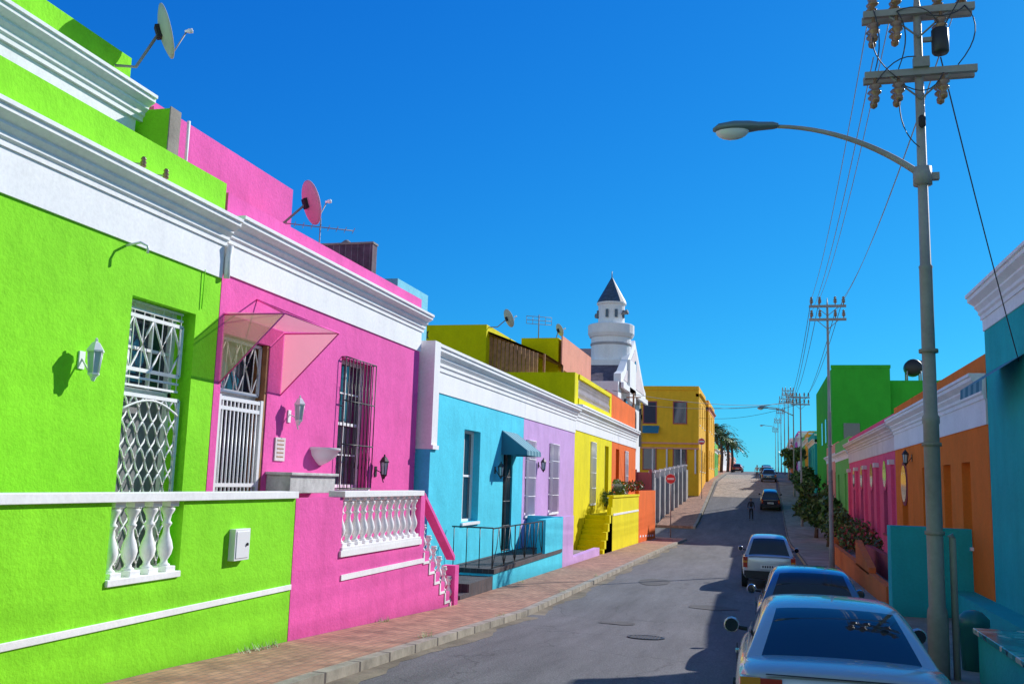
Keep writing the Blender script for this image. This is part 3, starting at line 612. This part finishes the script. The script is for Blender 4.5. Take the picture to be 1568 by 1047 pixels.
mb=MB(); mb.box(3.0,3.2,26.0,46,-4,-2.35,REDO); mb.box(3.0,XR,46,46.2,-4,-2.1,REDO); mb.box(3.2,XR,26,46,-4,-2.6,CONC); mb.box(3.6,3.8,28,37,-2.6,-1.9,MAROON)
mb.add([(3.0,30,-2.2),(3.0,34,-1.6),(3.2,34,-1.6),(3.2,30,-2.2),(3.0,30,-2.4),(3.0,34,-2.4),(3.2,34,-2.4),(3.2,30,-2.4)],[(0,1,2,3),(0,1,5,4),(2,3,7,6),(0,3,7,4),(1,2,6,5)],REDO); mb.make('garden_wall',e)
lantern('wall_lantern',-1,XR,33.0,1.1,mat=BLACK)
e=empty('magenta_cottage')
ops=[(39.5,40.7,-1.6,.7),(44.2,45.4,-2.4,.7),(48.6,49.8,-1.6,.7),(52.6,53.6,-1.6,.7)]
two_zone(e,37.02,55.8,MAG,ops,zf=1.5,zt=2.0,zc=2.5,z0=-4.3,s=-1,x=XR,par=.35,trim=CREAM)
mb=MB(); [window(mb,-1,XR,o,fm=MAROON) for o in ops if o[2]>-2]; door(mb,-1,XR,ops[1],WOOD)
for o in ops: mb.lathe((XR-.02,(o[0]+o[1])/2,o[3]),[(.66,0),(.66,.03)],MAG,18,False,axis='X'); mb.lathe((XR-.035,(o[0]+o[1])/2,o[3]),[(.52,0),(.52,.03)],GLASS,18,False,axis='X')
for y in (37.6,42.4,47,51.2,55.2): mb.box(XR,XR-.12,y-.25,y+.25,-4,1.0,MAG); mb.box(XR,XR-.18,y-.3,y+.3,1.0,1.18,CREAM)
mb.make('windows',e)
block('green_cottage',-1,XR,56,66,2.7,LGREEN); block('salmon_cottage',-1,4.9,66.2,77.8,2.9,SALMON)
e=empty('green_building')
mb=MB(); mb.box(5.4,9.7,78,100,-4.5,9.5,DGREEN); mb.box(9.7,16,78.5,100,-4.5,8.6,DGREEN); mb.box(5.35,9.75,77.95,78.2,9.5,9.75,DGREEN)
for y in (80,85,90): mb.box(5.36,5.42,y,y+1.5,4,6,GLASS)
mb.box(6.2,7.4,77.94,78.02,3.2,5.2,GLASS); mb.box(6.1,7.5,77.9,77.99,3.1,3.2,WHITE)
mb.make('walls',e)
e=empty('water_tank'); mb=MB(); mb.lathe((11.6,79.0,9.7),[(.2,0),(.6,.1),(.68,.25),(.68,.9),(.6,1.0),(.2,1.1)],BLACK,20,axis='Y'); mb.lathe((12.3,80.5,9.9),[(.3,0),(.35,.3),(.2,.5)],GREY,12); mb.make('barrel',e)
mb=MB()
for x in (11.1,12.1):
    for y in (79.1,80.0): mb.tube([(x,y,8.5),(x,y,9.4)],.06,STEEL,6)
mb.make('stand',e)
cols=[TEAL,OCH,LGREEN,WHITE,PINK,LTEAL,ORG2,CREAM,YEL]
y=100.3
for i in range(9):
    L_=random.uniform(10,15); block(['cottage','terraced_house'][i%2],-1,5.2+.1*(i%3),y,y+L_,G(y+L_)+random.uniform(4.5,6.0),cols[i],deep=9); y+=L_+.3
for i,(x0,y0,zt,c) in enumerate([(14,110,11,WHITE),(22,130,14,OCH),(-20,130,9,WHITE),(-24,150,12,CREAM)]): 
    block('town_house',-1 if x0>0 else 1,x0,y0,y0+14,zt,c,storeys=2)
# ================================================================== POLES
def insul(mb,x,y,z,up=1,k=1.0):
    pr=[(.015,0),(.02,.06),(.055,.08),(.07,.10),(.035,.13),(.06,.15),(.065,.17),(.03,.20),(.045,.23),(.04,.27),(.01,.29)]
    mb.lathe((x,y,z),[(r*k,z_*k*up) for r,z_ in pr],CERAM,10)
def pole(name,x,y,top,main=False,r=.09,arms=2):
    e=empty(name); mb=MB(); g=G(y); H=top-g
    mb.lathe((x,y,g-.3),[(r*1.7,0),(r*1.7,1.2),(r*1.6,1.3),(r*1.35,1.35),(r*1.3,H*.38),(r*1.45,H*.38+.02),(r*1.45,H*.38+.1),(r*1.15,H*.38+.14),(r*1.1,H*.6),(r*1.2,H*.6+.03),(r*.95,H*.6+.06),(r*.7,H*.99),(r*.2,H+.3)],STEEL,14)
    for q in (.2,.32,.45): mb.lathe((x,y,g+H*q),[(r*1.62,0),(r*1.62,.05)],CONC if main else STEEL,12)
    mb.make('shaft',e)
    mb=MB(); zs=[top-.35,top-.9] if not main else [top-.45,top-1.4]
    for z in zs[:arms]:
        w=.72 if not main else .76; mb.box(x-w,x+w,y-.14,y-.06,z-.05,z+.05,STEEL)
        if main: mb.box(x-w,x+w,y+.06,y+.14,z-.05,z+.05,STEEL)
        mb.tube([(x-.45,y-.1,z),(x,y-.08,z-.4)],.015,STEEL,5); mb.tube([(x+.45,y-.1,z),(x,y-.08,z-.4)],.015,STEEL,5)
        for dx in (-.62,-.3,.3,.62): 
            if not main or z==zs[0]: insul(mb,x+dx,y-.1,z+.05,1,1.2)
            if main and z==zs[0]: insul(mb,x+dx,y+.1,z+.05,1,1.2)
            if main and dx!=.62: insul(mb,x+dx,y-.12,z-.05,-1,1.35); insul(mb,x+dx,y+.12,z-.05,-1,1.3)
    mb.make('crossarms',e)
    return e
MX,MY=2.28,14.2
e=pole('utility_pole',MX,MY,7.45,True,r=.08)
mb=MB(); mb.lathe((MX+.28,MY-.12,6.3),[(.10,0),(.12,.03),(.12,.36),(.10,.38)],BLACK,14); mb.box(MX+.05,MX+.2,MY-.15,MY-.09,6.5,6.56,STEEL); mb.box(MX-.1,MX+.12,MY-.2,MY-.1,6.1,6.25,STEEL)
for (a,b,c_) in [((-.62,7.05),(-.5,6.5),(-.62,6.1)),((-.3,7.0),(-.1,6.6),(-.3,6.1)),((.62,7.0),(.9,6.55),(.5,6.1)),((.3,6.0),(.1,5.5),(-.3,5.9)),((.28,6.6),(.5,7.0),(.62,7.2)),((-.3,5.7),(-.35,5.1),(-.05,4.9)),((.28,6.7),(.1,7.1),(-.3,7.0)),((-.62,5.9),(-.3,6.4),(.1,6.2)),((.1,6.9),(.45,6.75),(.62,7.0)),((-.62,6.7),(-.75,6.3),(-.3,5.95))]:
    p=[Vector((MX+a[0],MY-.15,a[1])),Vector((MX+b[0],MY-.28,b[1])),Vector((MX+c_[0],MY-.15,c_[1]))]
    mb.tube([p[0]*(1-t)**2+p[1]*2*t*(1-t)+p[2]*t*t for t in [k/8 for k in range(9)]],.009,WIRE,4)
mb.lathe((MX+.0,MY-.13,5.2),[(.03,0),(.05,.03),(.05,.15),(.03,.18)],DARK,8)
mb.make('fuse_gear',e)
mb=MB(); mb.tube([(MX+.22,MY,-2.7),(MX+.22,MY,-.6),(MX+.19,MY,-.55)],.045,STEEL,8); mb.make('conduit',e)
e2=empty('street_lamp'); mb=MB()
P=[Vector((MX,MY,4.52)),Vector((MX-.5,MY,4.95)),Vector((MX-1.2,MY,5.33)),Vector((.27,MY,5.40))]
cur=[P[0]*(1-t)**3+P[1]*3*t*(1-t)**2+P[2]*3*t*t*(1-t)+P[3]*t**3 for t in [k/14 for k in range(15)]]
mb.tube(cur,.05,STEEL,10,.028); mb.lathe((MX,MY,4.38),[(.13,0),(.13,.26)],STEEL,12); mb.box(MX-.02,MX+.22,MY-.05,MY+.05,4.45,4.55,STEEL); mb.make('arm',e2)
def lamphead(e2,x1,y,z,s=1.0,mats=(LAMPG,LENS)):
    mb=MB(); st=[(0,.05,.05),(.08,.09,.075),(.3,.11,.09),(.42,.15,.11),(.65,.18,.12),(.88,.15,.09),(.97,.05,.03)]; rows=[]
    for d,w,h in st:
        rows.append([(x1-d*s,y+w*s*math.cos(a)*1.0,z+.02+ (h*s*math.sin(a) if math.sin(a)>0 else .35*h*s*math.sin(a))) for a in [2*math.pi*k/14 for k in range(15)]])
    mb.grid(rows,mats[0]); mb.poly(rows[0][:-1],mats[0]); mb.poly(rows[-1][:-1],mats[0]); mb.make('head',e2)
    mb=MB(); rows=[]
    for k in range(6):
        t=math.pi/2*k/5
        rows.append([(x1-.68*s+.25*s*math.cos(t)*math.cos(a),y+.15*s*math.cos(t)*math.sin(a),z-.015-.13*s*math.sin(t)) for a in [2*math.pi*q/16 for q in range(17)]])
    mb.grid(rows,mats[1]); mb.make('lens',e2)
lamphead(e2,.29,MY,5.38)
ps=[(2.65,40,7.75),(3.05,79,7.6),(3.1,98,9.4),(3.15,118,12),(3.2,140,13),(3.2,165,13.4),(3.2,195,13.8),(3.2,230,14.0)]
for i,(x,y_,t) in enumerate(ps):
    ee=pole('utility_pole',x,y_,t,r=.062)
    if i in (2,4,6):
        mb=MB(); mb.tube([(x,y_,t-2.2),(x-1.2,y_,t-1.6),(x-2.4,y_,t-1.5)],.05,STEEL,6); mb.make('lamp_arm',ee); lamphead(ee,x-2.4,y_,t-1.5,1.1)
def sag(a,b,s,n=14):
    a=Vector(a);b=Vector(b); return [a.lerp(b,k/n)-Vector((0,0,s*4*(k/n)*(1-k/n))) for k in range(n+1)]
mb=MB(); allp=[(MX,MY,7.45,True)]+[(x,y_,t,False) for x,y_,t in ps]
for (xa,ya_,ta,ma),(xb_,yb_,tb,m2) in zip(allp,allp[1:]):
    for k in (0,1):
        za=(ta-.45 if k==0 else ta-1.4) if ma else (ta-.35 if k==0 else ta-.9); zb=tb-.35 if k==0 else tb-.9
        for dx in ((-.62,-.3,.62) if k==0 else (-.62,.3)):
            mb.tube(sag((xa+dx,ya_,za+.33),(xb_+dx,yb_,zb+.33),.5),.008 if ya_<30 else .013,STEEL if ya_<30 else WIRE,4)
mb.tube(sag((MX+.3,MY,6.3),(4.7,19.5,2.5),.1),.010,WIRE,4)
for z,tx,ty,tz in [(7.1,-8.1,62,5.2),(6.9,-8.1,53,5.2),(7.2,-6.0,97,8.0),(6.8,-6.0,97,6.8)]: mb.tube(sag((3.05,79,z),(tx,ty,tz),.5),.015,WIRE,4)
mb.make('overhead_wires')
mb=MB(); mb.tube([(-8.6,66,-3.6),(-8.6,66,6.3)],.07,WOOD,7); mb.tube([(-9.1,66,6.0),(-8.1,66,6.0)],.04,WOOD,5); mb.make('telephone_pole')
# ================================================================== VEGETATION
def leaves(mb,c,rad,n,size,mats):
    for _ in range(n):
        while True:
            p=Vector([random.uniform(-1,1) for _ in range(3)])
            if .25<p.length<1: break
        p=Vector((c[0]+p.x*rad[0],c[1]+p.y*rad[1],c[2]+p.z*rad[2]))
        a=Vector([random.gauss(0,1) for _ in range(3)]).normalized(); b=a.cross(Vector([random.gauss(0,1) for _ in range(3)])).normalized(); s_=size*random.uniform(.6,1.3)
        mb.add([p-a*s_,p-b*s_*.45,p+a*s_,p+b*s_*.45],[(0,1,2,3)],random.choice(mats))
def tree(name,x,y,h,r,mats=(LEAF,LEAF,LEAF2)):
    e=empty(name); g=G(y); mb=MB(); mb.tube([(x,y,g-.2),(x+.1,y,g+h*.3),(x,y+.1,g+h*.6)],.16,BARK,8,.08); cs=[]
    for i in range(9):
        a=random.uniform(0,6.28); d=random.uniform(.2,.7)*r; cz=g+h*random.uniform(.5,.9); cx=x+d*math.cos(a); cy=y+d*math.sin(a); cs.append((cx,cy,cz))
        mb.tube([(x,y,g+h*.4),((x+cx)/2,(y+cy)/2,(cz+g+h*.45)/2),(cx,cy,cz)],.06,BARK,5,.02)
    mb.make('trunk',e); mb=MB()
    for c in cs: k=random.uniform(.35,.6)*r; leaves(mb,c,(k,k,k*.8),170,.16 if y<60 else .22,mats)
    mb.make('crown',e)
tree('street_tree',3.7,72,4.0,1.7); tree('street_tree',3.6,86,4.2,1.5); tree('street_tree',3.9,62,3.2,1.4); tree('street_tree',3.6,110,4.0,1.4)
def bush(name,x,y,z,r,mats,n=300,size=.1):
    mb=MB()
    for i in range(5): leaves(mb,(x+random.uniform(-.5,.5)*r[0],y+random.uniform(-.6,.6)*r[1],z+random.uniform(-.2,.4)*r[2]),(r[0]*.5,r[1]*.5,r[2]*.6),n//5,size,mats)
    for i in range(4): mb.tube([(x,y,z-r[2]),(x+random.uniform(-.4,.4)*r[0],y+random.uniform(-.4,.4)*r[1],z)],.02,BARK,4)
    mb.make(name)
bush('flowering_bush',3.9,44,-1.9,(.8,2.2,.9),[LEAF,LEAF,LEAF2,FLOW],900); bush('flowering_bush',3.9,38,-2.0,(.6,1.8,.6),[LEAF,LEAF,FLOW],600); bush('hedge',3.7,52,-1.9,(.9,3.0,1.2),[LEAF,LEAF,LEAF2],1300,.12)
bush('potted_plants',-7.4,47.0,-.7,(.4,2,.5),[LEAF,LEAF2],300); bush('potted_plants',-7.3,51.5,-.3,(.4,2.5,.6),[LEAF,LEAF2],500); bush('potted_plants',-7.3,58,-.1,(.5,3.5,.5),[LEAF,LEAF2,FLOW],600)
bush('rooftop_plant',-12.5,32,5.0,(.8,.8,.8),[LEAF],300,.12)
mb=MB()
for (wx,wy) in [(-6.52,11.6),(-6.5,12.1),(-6.55,16.2),(-5.12,14.5),(-5.1,18.9),(-6.7,27),(-5.1,25),(-5.12,30.5)]:
    for k in range(26):
        a=random.uniform(0,6.28); b=Vector((wx+random.uniform(-.05,.1),wy+random.uniform(-.22,.22),G(wy)+.11)); t=b+Vector((math.cos(a)*.06,math.sin(a)*.06,random.uniform(.04,.13)))
        mb.add([b-Vector((0,.012,0)),b+Vector((0,.012,0)),t],[(0,1,2)],LEAF2)
mb.make('weeds')
def palm(name,x,y,h,k_=1.0):
    e=empty(name); g=G(y); mb=MB(); mb.tube([(x,y,g-.3),(x+.15,y,g+h*.5),(x,y,g+h)],.25,BARK,8,.2); mb.make('trunk',e); mb=MB()
    for i in range(38):
        a=i*2.4+random.uniform(-.2,.2); el=random.uniform(-.1,1.25); L_=random.uniform(2.4,3.3)*k_
        prev=None; d=Vector((math.cos(a),math.sin(a),0)); sd=Vector((-d.y,d.x,0))
        for k in range(9):
            t=k/8; p=Vector((x,y,g+h))+d*L_*t*math.cos(el*.6)+Vector((0,0,L_*(math.sin(el)*t-.75*t*t)))
            if k: 
                for sgn in (-1,1):
                    w=.5*math.sin(math.pi*min(1,t+.12))+.1
                    mb.add([prev,p,p+sd*sgn*w-Vector((0,0,.25*w))+d*.15],[(0,1,2)],random.choice([LEAF,LEAF2,LEAF2]))
            prev=p
    mb.make('fronds',e)
palm('palm_tree',-6.0,150,5.4); palm('palm_tree',-5.3,158,4.8); palm('palm_tree',-6.9,154,6.8,1.15); palm('palm_tree',-5.0,170,4.6)
# ================================================================== CARS
RL=simple('tail_light',(.45,.03,.01),.15,0,.7,coat=.5); AMB=simple('indicator_amber',(.7,.25,.02),.15,0,.7,coat=.5); PLATE=simple('number_plate',(.75,.75,.72),.5)
def car(name,x,y,paint,kind='sedan',L_=4.3,W=.84,hs=1.0):
    sl=math.atan2(G(y+L_)-G(y),L_)
    e=empty(name,(x,y,G(y)),(sl,0,0)); k=L_/4.3
    if kind=='hatch': st=[(0,.70,.86,.4),(.05,.78,.93,.3),(.25,.82,.96,.24),(.8,.84,.97,.2),(1.6,.84,.96,.2),(2.8,.84,.95,.2),(3.35,.83,.92,.2),(3.9,.8,.83,.22),(4.2,.74,.7,.28),(4.3,.62,.58,.38)]
    else: st=[(0,.68,.84,.42),(.05,.77,.92,.32),(.22,.81,.965,.25),(.55,.83,.98,.21),(1.5,.84,.97,.2),(2.8,.84,.95,.2),(3.3,.83,.92,.2),(3.9,.8,.83,.22),(4.2,.74,.7,.28),(4.3,.62,.58,.38)]
    rows=[]
    for yy,w,zt,zb in st:
        w=w*W/.84; yy*=k
        half=[(0,zb),(w*.6,zb),(w*.93,zb+.03),(w*.985,zb+.14),(w,(zb+zt)/2),(w*.99,zt-.16),(w*.955,zt-.06),(w*.88,zt-.01),(w*.6,zt+.015),(0,zt+.025)]
        ring=half+[(-a,b) for a,b in half[-2:0:-1]]+[half[0]]
        rows.append([(a,yy,b*hs) for a,b in ring])
    mb=MB(); mb.grid(rows,paint); mb.add(rows[0][:-1],[list(range(len(rows[0])-1))],paint,True); mb.add(rows[-1][:-1],[list(range(len(rows[0])-1))],paint,True)
    mb.make('body',e,subsurf=2)
    if kind=='hatch': cs=[(.12,.92),(.3,1.2),(.48,1.40),(.8,1.46),(1.9,1.48),(2.55,1.43),(2.95,1.22),(3.4,.92)]
    else: cs=[(.5,.95),(.88,1.2),(1.2,1.36),(1.5,1.41),(2.1,1.42),(2.6,1.37),(2.95,1.2),(3.4,.93)]
    rows=[]; belt=.90; wb=.75*W/.84; wr=.56*W/.84
    for yy,zt in cs:
        h=zt-belt; f_=max(0,min(1,h/.5)); w1=wb-(wb-wr)*f_
        half=[(wb,belt),(wb-(wb-w1)*.12,belt+h*.18),(w1+(wb-w1)*.22,belt+h*.80),(w1+.0,belt+h*.93),(w1-.08,zt),(w1*.5,zt+.018),(0,zt+.025)]
        rows.append([(a,yy*k,b*hs) for a,b in half]+[(-a,yy*k,b*hs) for a,b in half[-2::-1]])
    def mf(j,i):
        ii=i if i<6 else 11-i
        if j in (0,1) and ii>=4: return CGLASS
        if j in (5,6) and ii>=4: return CGLASS
        if 1<=j<=5 and ii==1: return CGLASS
        return paint
    mb=MB(); mb.grid(rows,paint,mfun=mf); mb.make('cabin',e,subsurf=2)
    mb=MB()
    for yy in (.82*k,3.45*k):
        for s_ in (-1,1):
            xw=s_*W; mb.lathe((xw*.8,yy,.33*hs),[(.37,0),(.37,s_*(W*.2+.004))],RUB,20,False,axis='X')
            mb.lathe((xw*.82,yy,.30),[(.22,0),(.30,.0),(.30,s_*W*.17),(.27,s_*(W*.18+.012)),(.2,s_*(W*.18+.012)),(.19,s_*W*.17),(.05,s_*(W*.18))],RUB,20,True,axis='X')
            mb.lathe((xw*.98,yy,.30),[(.19,0),(.19,s_*.022),(.05,s_*.03)],ALU,14,False,axis='X')
    mb.make('wheels',e)
    mb=MB(); z0=.66*hs; z1=.86*hs
    for s_ in (-1,1):
        if kind=='sedan': mb.box(s_*.46*W/.84,s_*.76*W/.84,-.012,.1,z0,z1,RL); mb.box(s_*.62*W/.84,s_*.77*W/.84,-.016,.11,z1-.07,z1+.005,AMB); mb.box(s_*.46*W/.84,s_*.58*W/.84,-.016,.09,z0+.02,z0+.08,PORC)
        else: mb.box(s_*.64,s_*.77,-.012,.1,z0-.08,z1+.02,RL); mb.box(s_*.645,s_*.765,-.016,.09,z0+.06,z0+.12,AMB)
        mx=s_*(W+.08); mb.lathe((mx,2.88*k,.99*hs),[(.03,-.05),(.075,-.03),(.085,.0),(.07,.05),(.02,.08)],paint,12,True,axis='Y'); mb.lathe((mx,2.88*k-.052,.99*hs),[(.07,-.003),(.07,.0)],CGLASS,12,False,axis='Y'); mb.tube([(s_*W*.9,2.9*k,.95*hs),(mx,2.9*k,.97*hs)],.025,BLACK,6)
    mb.box(-.26,.26,-.022,.05,.56*hs,.68*hs,PLATE)
    for i in range(6): mb.box(-.2+i*.07,-.16+i*.07,-.025,-.0225,.59*hs,.65*hs,DARK)
    mb.box(-.74,.74,-.03,.12,.36*hs,.50*hs,BLACK if kind!='sedan' else paint); mb.box(-.7,.7,-.028,.1,.29*hs,.36*hs,BLACK)
    mb.box(-.60,.60,-.014,.02,.892*hs,.897*hs,DARK)
    for s_ in (-1,1): mb.box(s_*.5,s_*.74,4.15*k,4.31*k,.58*hs,.72*hs,PORC)
    for s_ in (-1,1): mb.box(s_*(W-.005),s_*(W+.004),1.95*k,1.97*k,.35,.9*hs,DARK); mb.box(s_*(W*.99),s_*(W+.02),2.1*k,2.25*k,.78*hs,.81*hs,paint)
    mb.make('trim',e,bevel=.01)
    return e
P1=simple('paint_silver',(.52,.52,.55),.25,.35,.5,coat=.7); P2=simple('paint_blue',(.07,.20,.38),.22,.5,.5,coat=1); P3=simple('paint_light_silver',(.50,.51,.55),.3,.6,.5,coat=1)
P4=simple('paint_black',(.02,.02,.03),.2,.2,.5,coat=1); P5=simple('paint_red',(.5,.03,.04),.25,.1,.5,coat=1); P6=simple('paint_white',(.7,.7,.72),.3,0,.5,coat=1)
car('parked_car',.62,8.0,P1,'sedan',4.4,.87,.94); car('parked_car',.73,15.2,P2,'hatch',4.2,.84,.97); car('parked_car',.2,30.6,P3,'hatch',4.1,.82,1.08)
car('parked_car',.75,88,P4,'hatch',4.4,.88,1.15); car('parked_car',.8,112,P2,'hatch'); car('parked_car',.7,126,P6,'hatch'); car('parked_car',.7,142,P4,'sedan')
car('parked_car',-4.0,166,P5,'hatch'); car('parked_car',-4.1,180,P6,'sedan')
# ================================================================== PEOPLE
def person(name,x,y,h,shirt,trou,ph=1,yaw=0):
    e=empty(name,(x,y,G(y)),(0,0,yaw)); s_=h/1.75
    def skin(nm,vs,es,rs,mat,root=0):
        me=bpy.data.meshes.new(nm); me.from_pydata([Vector(v)*s_ for v in vs],es,[]); ob=bpy.data.objects.new(nm,me); scene.collection.objects.link(ob); ob.parent=e
        m=ob.modifiers.new('skin','SKIN'); m.use_smooth_shade=True
        for i,r in enumerate(rs): me.skin_vertices[0].data[i].radius=(r*s_,r*s_*.85)
        me.skin_vertices[0].data[root].use_root=True
        b=ob.modifiers.new('s','SUBSURF'); b.levels=1; b.render_levels=1; me.materials.append(mat); return ob
    SK=simple('skin',(.22,.11,.07),.6); HR=simple('hair',(.02,.015,.012),.7)
    f=.22*ph
    skin('trousers',[(0,0,.95),(.09,0,.90),(.11,f*.55,.50),(.11,f*.6,.10),(-.09,0,.90),(-.10,-f*.2,.50),(-.10,-f*1.2,.12),(0,0,1.02)],[(0,1),(1,2),(2,3),(0,4),(4,5),(5,6),(0,7)],[.12,.10,.07,.05,.10,.07,.05,.13],trou)
    skin('shoes_l',[(.11,f*.6-.05,.05),(.11,f*.6+.14,.035)],[(0,1)],[.045,.035],BLACK); skin('shoes_r',[(-.10,-f*1.2-.04,.06),(-.10,-f*1.2+.13,.03)],[(0,1)],[.045,.035],BLACK)
    skin('shirt',[(0,0,1.0),(0,.01,1.22),(0,0,1.42),(.18,0,1.40),(.24,-f*.4,1.14),(.24,-f*.1,.95),(-.18,0,1.40),(-.24,f*.4,1.14),(-.24,f*.9,.97),(0,0,1.48)],[(0,1),(1,2),(2,3),(3,4),(4,5),(2,6),(6,7),(7,8),(2,9)],[.13,.14,.13,.065,.05,.04,.065,.05,.04,.055],shirt)
    skin('head',[(0,.01,1.48),(0,.02,1.56),(0,.03,1.66),(0,.02,1.70)],[(0,1),(1,2),(2,3)],[.05,.065,.085,.07],SK)
    skin('hair',[(0,-.02,1.64),(0,0,1.72)],[(0,1)],[.085,.07],HR)
    mb=MB(); mb.tube([Vector((0,.10,1.66))*s_,Vector((0,.13,1.63))*s_],.012,SK,5)
    for s2 in (-1,1): mb.tube([Vector((s2*.08,.02,1.67))*s_,Vector((s2*.095,.02,1.62))*s_],.014,SK,5)
    for (hx,hy,hz) in [(.24,-f*.1,.93),(-.24,f*.9,.95)]:
        mb.tube([Vector((hx,hy,hz))*s_,Vector((hx,hy+.01,hz-.09))*s_],.035,SK,7,.038)
        for k in range(4): mb.tube([Vector((hx,hy-.03+.02*k,hz-.08))*s_,Vector((hx*.98,hy-.03+.021*k,hz-.13))*s_,Vector((hx*.93,hy-.03+.021*k,hz-.165+.008*abs(k-1.5)))*s_],.010,SK,5)
        mb.tube([Vector((hx,hy+.03,hz-.03))*s_,Vector((hx*.95,hy+.06,hz-.08))*s_],.011,SK,5)
    mb.make('hands_and_face',e)
DK=simple('dark_cloth',(.02,.02,.03),.9); GR=simple('grey_cloth',(.12,.11,.13),.9); WC=simple('pale_cloth',(.5,.45,.45),.9)
person('pedestrian',-.86,82,1.85,DK,DK,1,0); person('pedestrian',-.5,117,1.85,WC,GR,-1,math.pi); person('pedestrian',.1,119,1.8,GR,DK,1,0)
# ================================================================== LIGHT / WORLD / CAMERA
EL=29.5; PH=34
S=Vector((math.cos(R(EL))*math.sin(R(PH)),math.cos(R(EL))*math.cos(R(PH)),math.sin(R(EL))))
sd=bpy.data.lights.new('sun','SUN'); sd.energy=5; sd.angle=R(.5); sd.color=(1,.975,.93); so=bpy.data.objects.new('sun',sd); so.rotation_euler=S.to_track_quat('Z','Y').to_euler(); scene.collection.objects.link(so)
w=bpy.data.worlds.new('World'); scene.world=w; w.use_nodes=True; nt=w.node_tree; N=nt.nodes; L=nt.links
sk=N.new('ShaderNodeTexSky'); sk.sky_type='NISHITA'; sk.sun_disc=False; sk.sun_elevation=R(EL); sk.sun_rotation=R(PH); sk.air_density=1.0; sk.dust_density=.2; sk.ozone_density=3
sp=N.new('ShaderNodeSeparateColor'); L.new(sk.outputs[0],sp.inputs[0]); cb=N.new('ShaderNodeCombineColor')
for ch,(pre,pw,post) in enumerate([(.12,1.5,.9),(.1463,.95,4.1),(.1538,.5,7.1)]):
    a=N.new('ShaderNodeMath'); a.operation='MULTIPLY'; a.inputs[1].default_value=pre; L.new(sp.outputs[ch],a.inputs[0])
    b=N.new('ShaderNodeMath'); b.operation='POWER'; b.inputs[1].default_value=pw; L.new(a.outputs[0],b.inputs[0])
    c=N.new('ShaderNodeMath'); c.operation='MULTIPLY'; c.inputs[1].default_value=post; L.new(b.outputs[0],c.inputs[0]); L.new(c.outputs[0],cb.inputs[ch])
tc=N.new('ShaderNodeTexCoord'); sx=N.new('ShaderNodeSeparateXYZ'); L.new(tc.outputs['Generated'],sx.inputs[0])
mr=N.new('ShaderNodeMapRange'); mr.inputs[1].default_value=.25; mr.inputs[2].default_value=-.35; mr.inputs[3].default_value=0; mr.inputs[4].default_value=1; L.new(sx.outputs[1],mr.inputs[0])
br=N.new('ShaderNodeVectorMath'); br.operation='SCALE'; br.inputs['Scale'].default_value=1.35; L.new(sk.outputs[0],br.inputs[0])  # paler, boosted sky added behind the camera to fill the shaded sides
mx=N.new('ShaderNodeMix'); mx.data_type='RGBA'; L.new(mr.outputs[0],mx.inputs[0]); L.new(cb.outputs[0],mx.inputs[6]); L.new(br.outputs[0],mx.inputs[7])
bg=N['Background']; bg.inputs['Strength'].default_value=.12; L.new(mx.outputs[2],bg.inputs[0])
cd=bpy.data.cameras.new('camera'); cd.sensor_width=36; cd.lens=36*1450/1568; cd.clip_end=12000; cd.clip_start=.1
co=bpy.data.objects.new('camera',cd); scene.collection.objects.link(co); scene.camera=co
yw=R(14.86); p=R(8.32); r=.03
Rt=Vector((math.cos(yw),math.sin(yw),0)); F=Vector((-math.sin(yw)*math.cos(p),math.cos(yw)*math.cos(p),math.sin(p))); U=Rt.cross(F)
cx=Rt*math.cos(r)+U*math.sin(r); cy=-Rt*math.sin(r)+U*math.cos(r)
co.matrix_world=Matrix((cx,cy,-F)).transposed().to_4x4()
scene.view_settings.view_transform='Standard'; scene.view_settings.look='None'; scene.view_settings.exposure=0
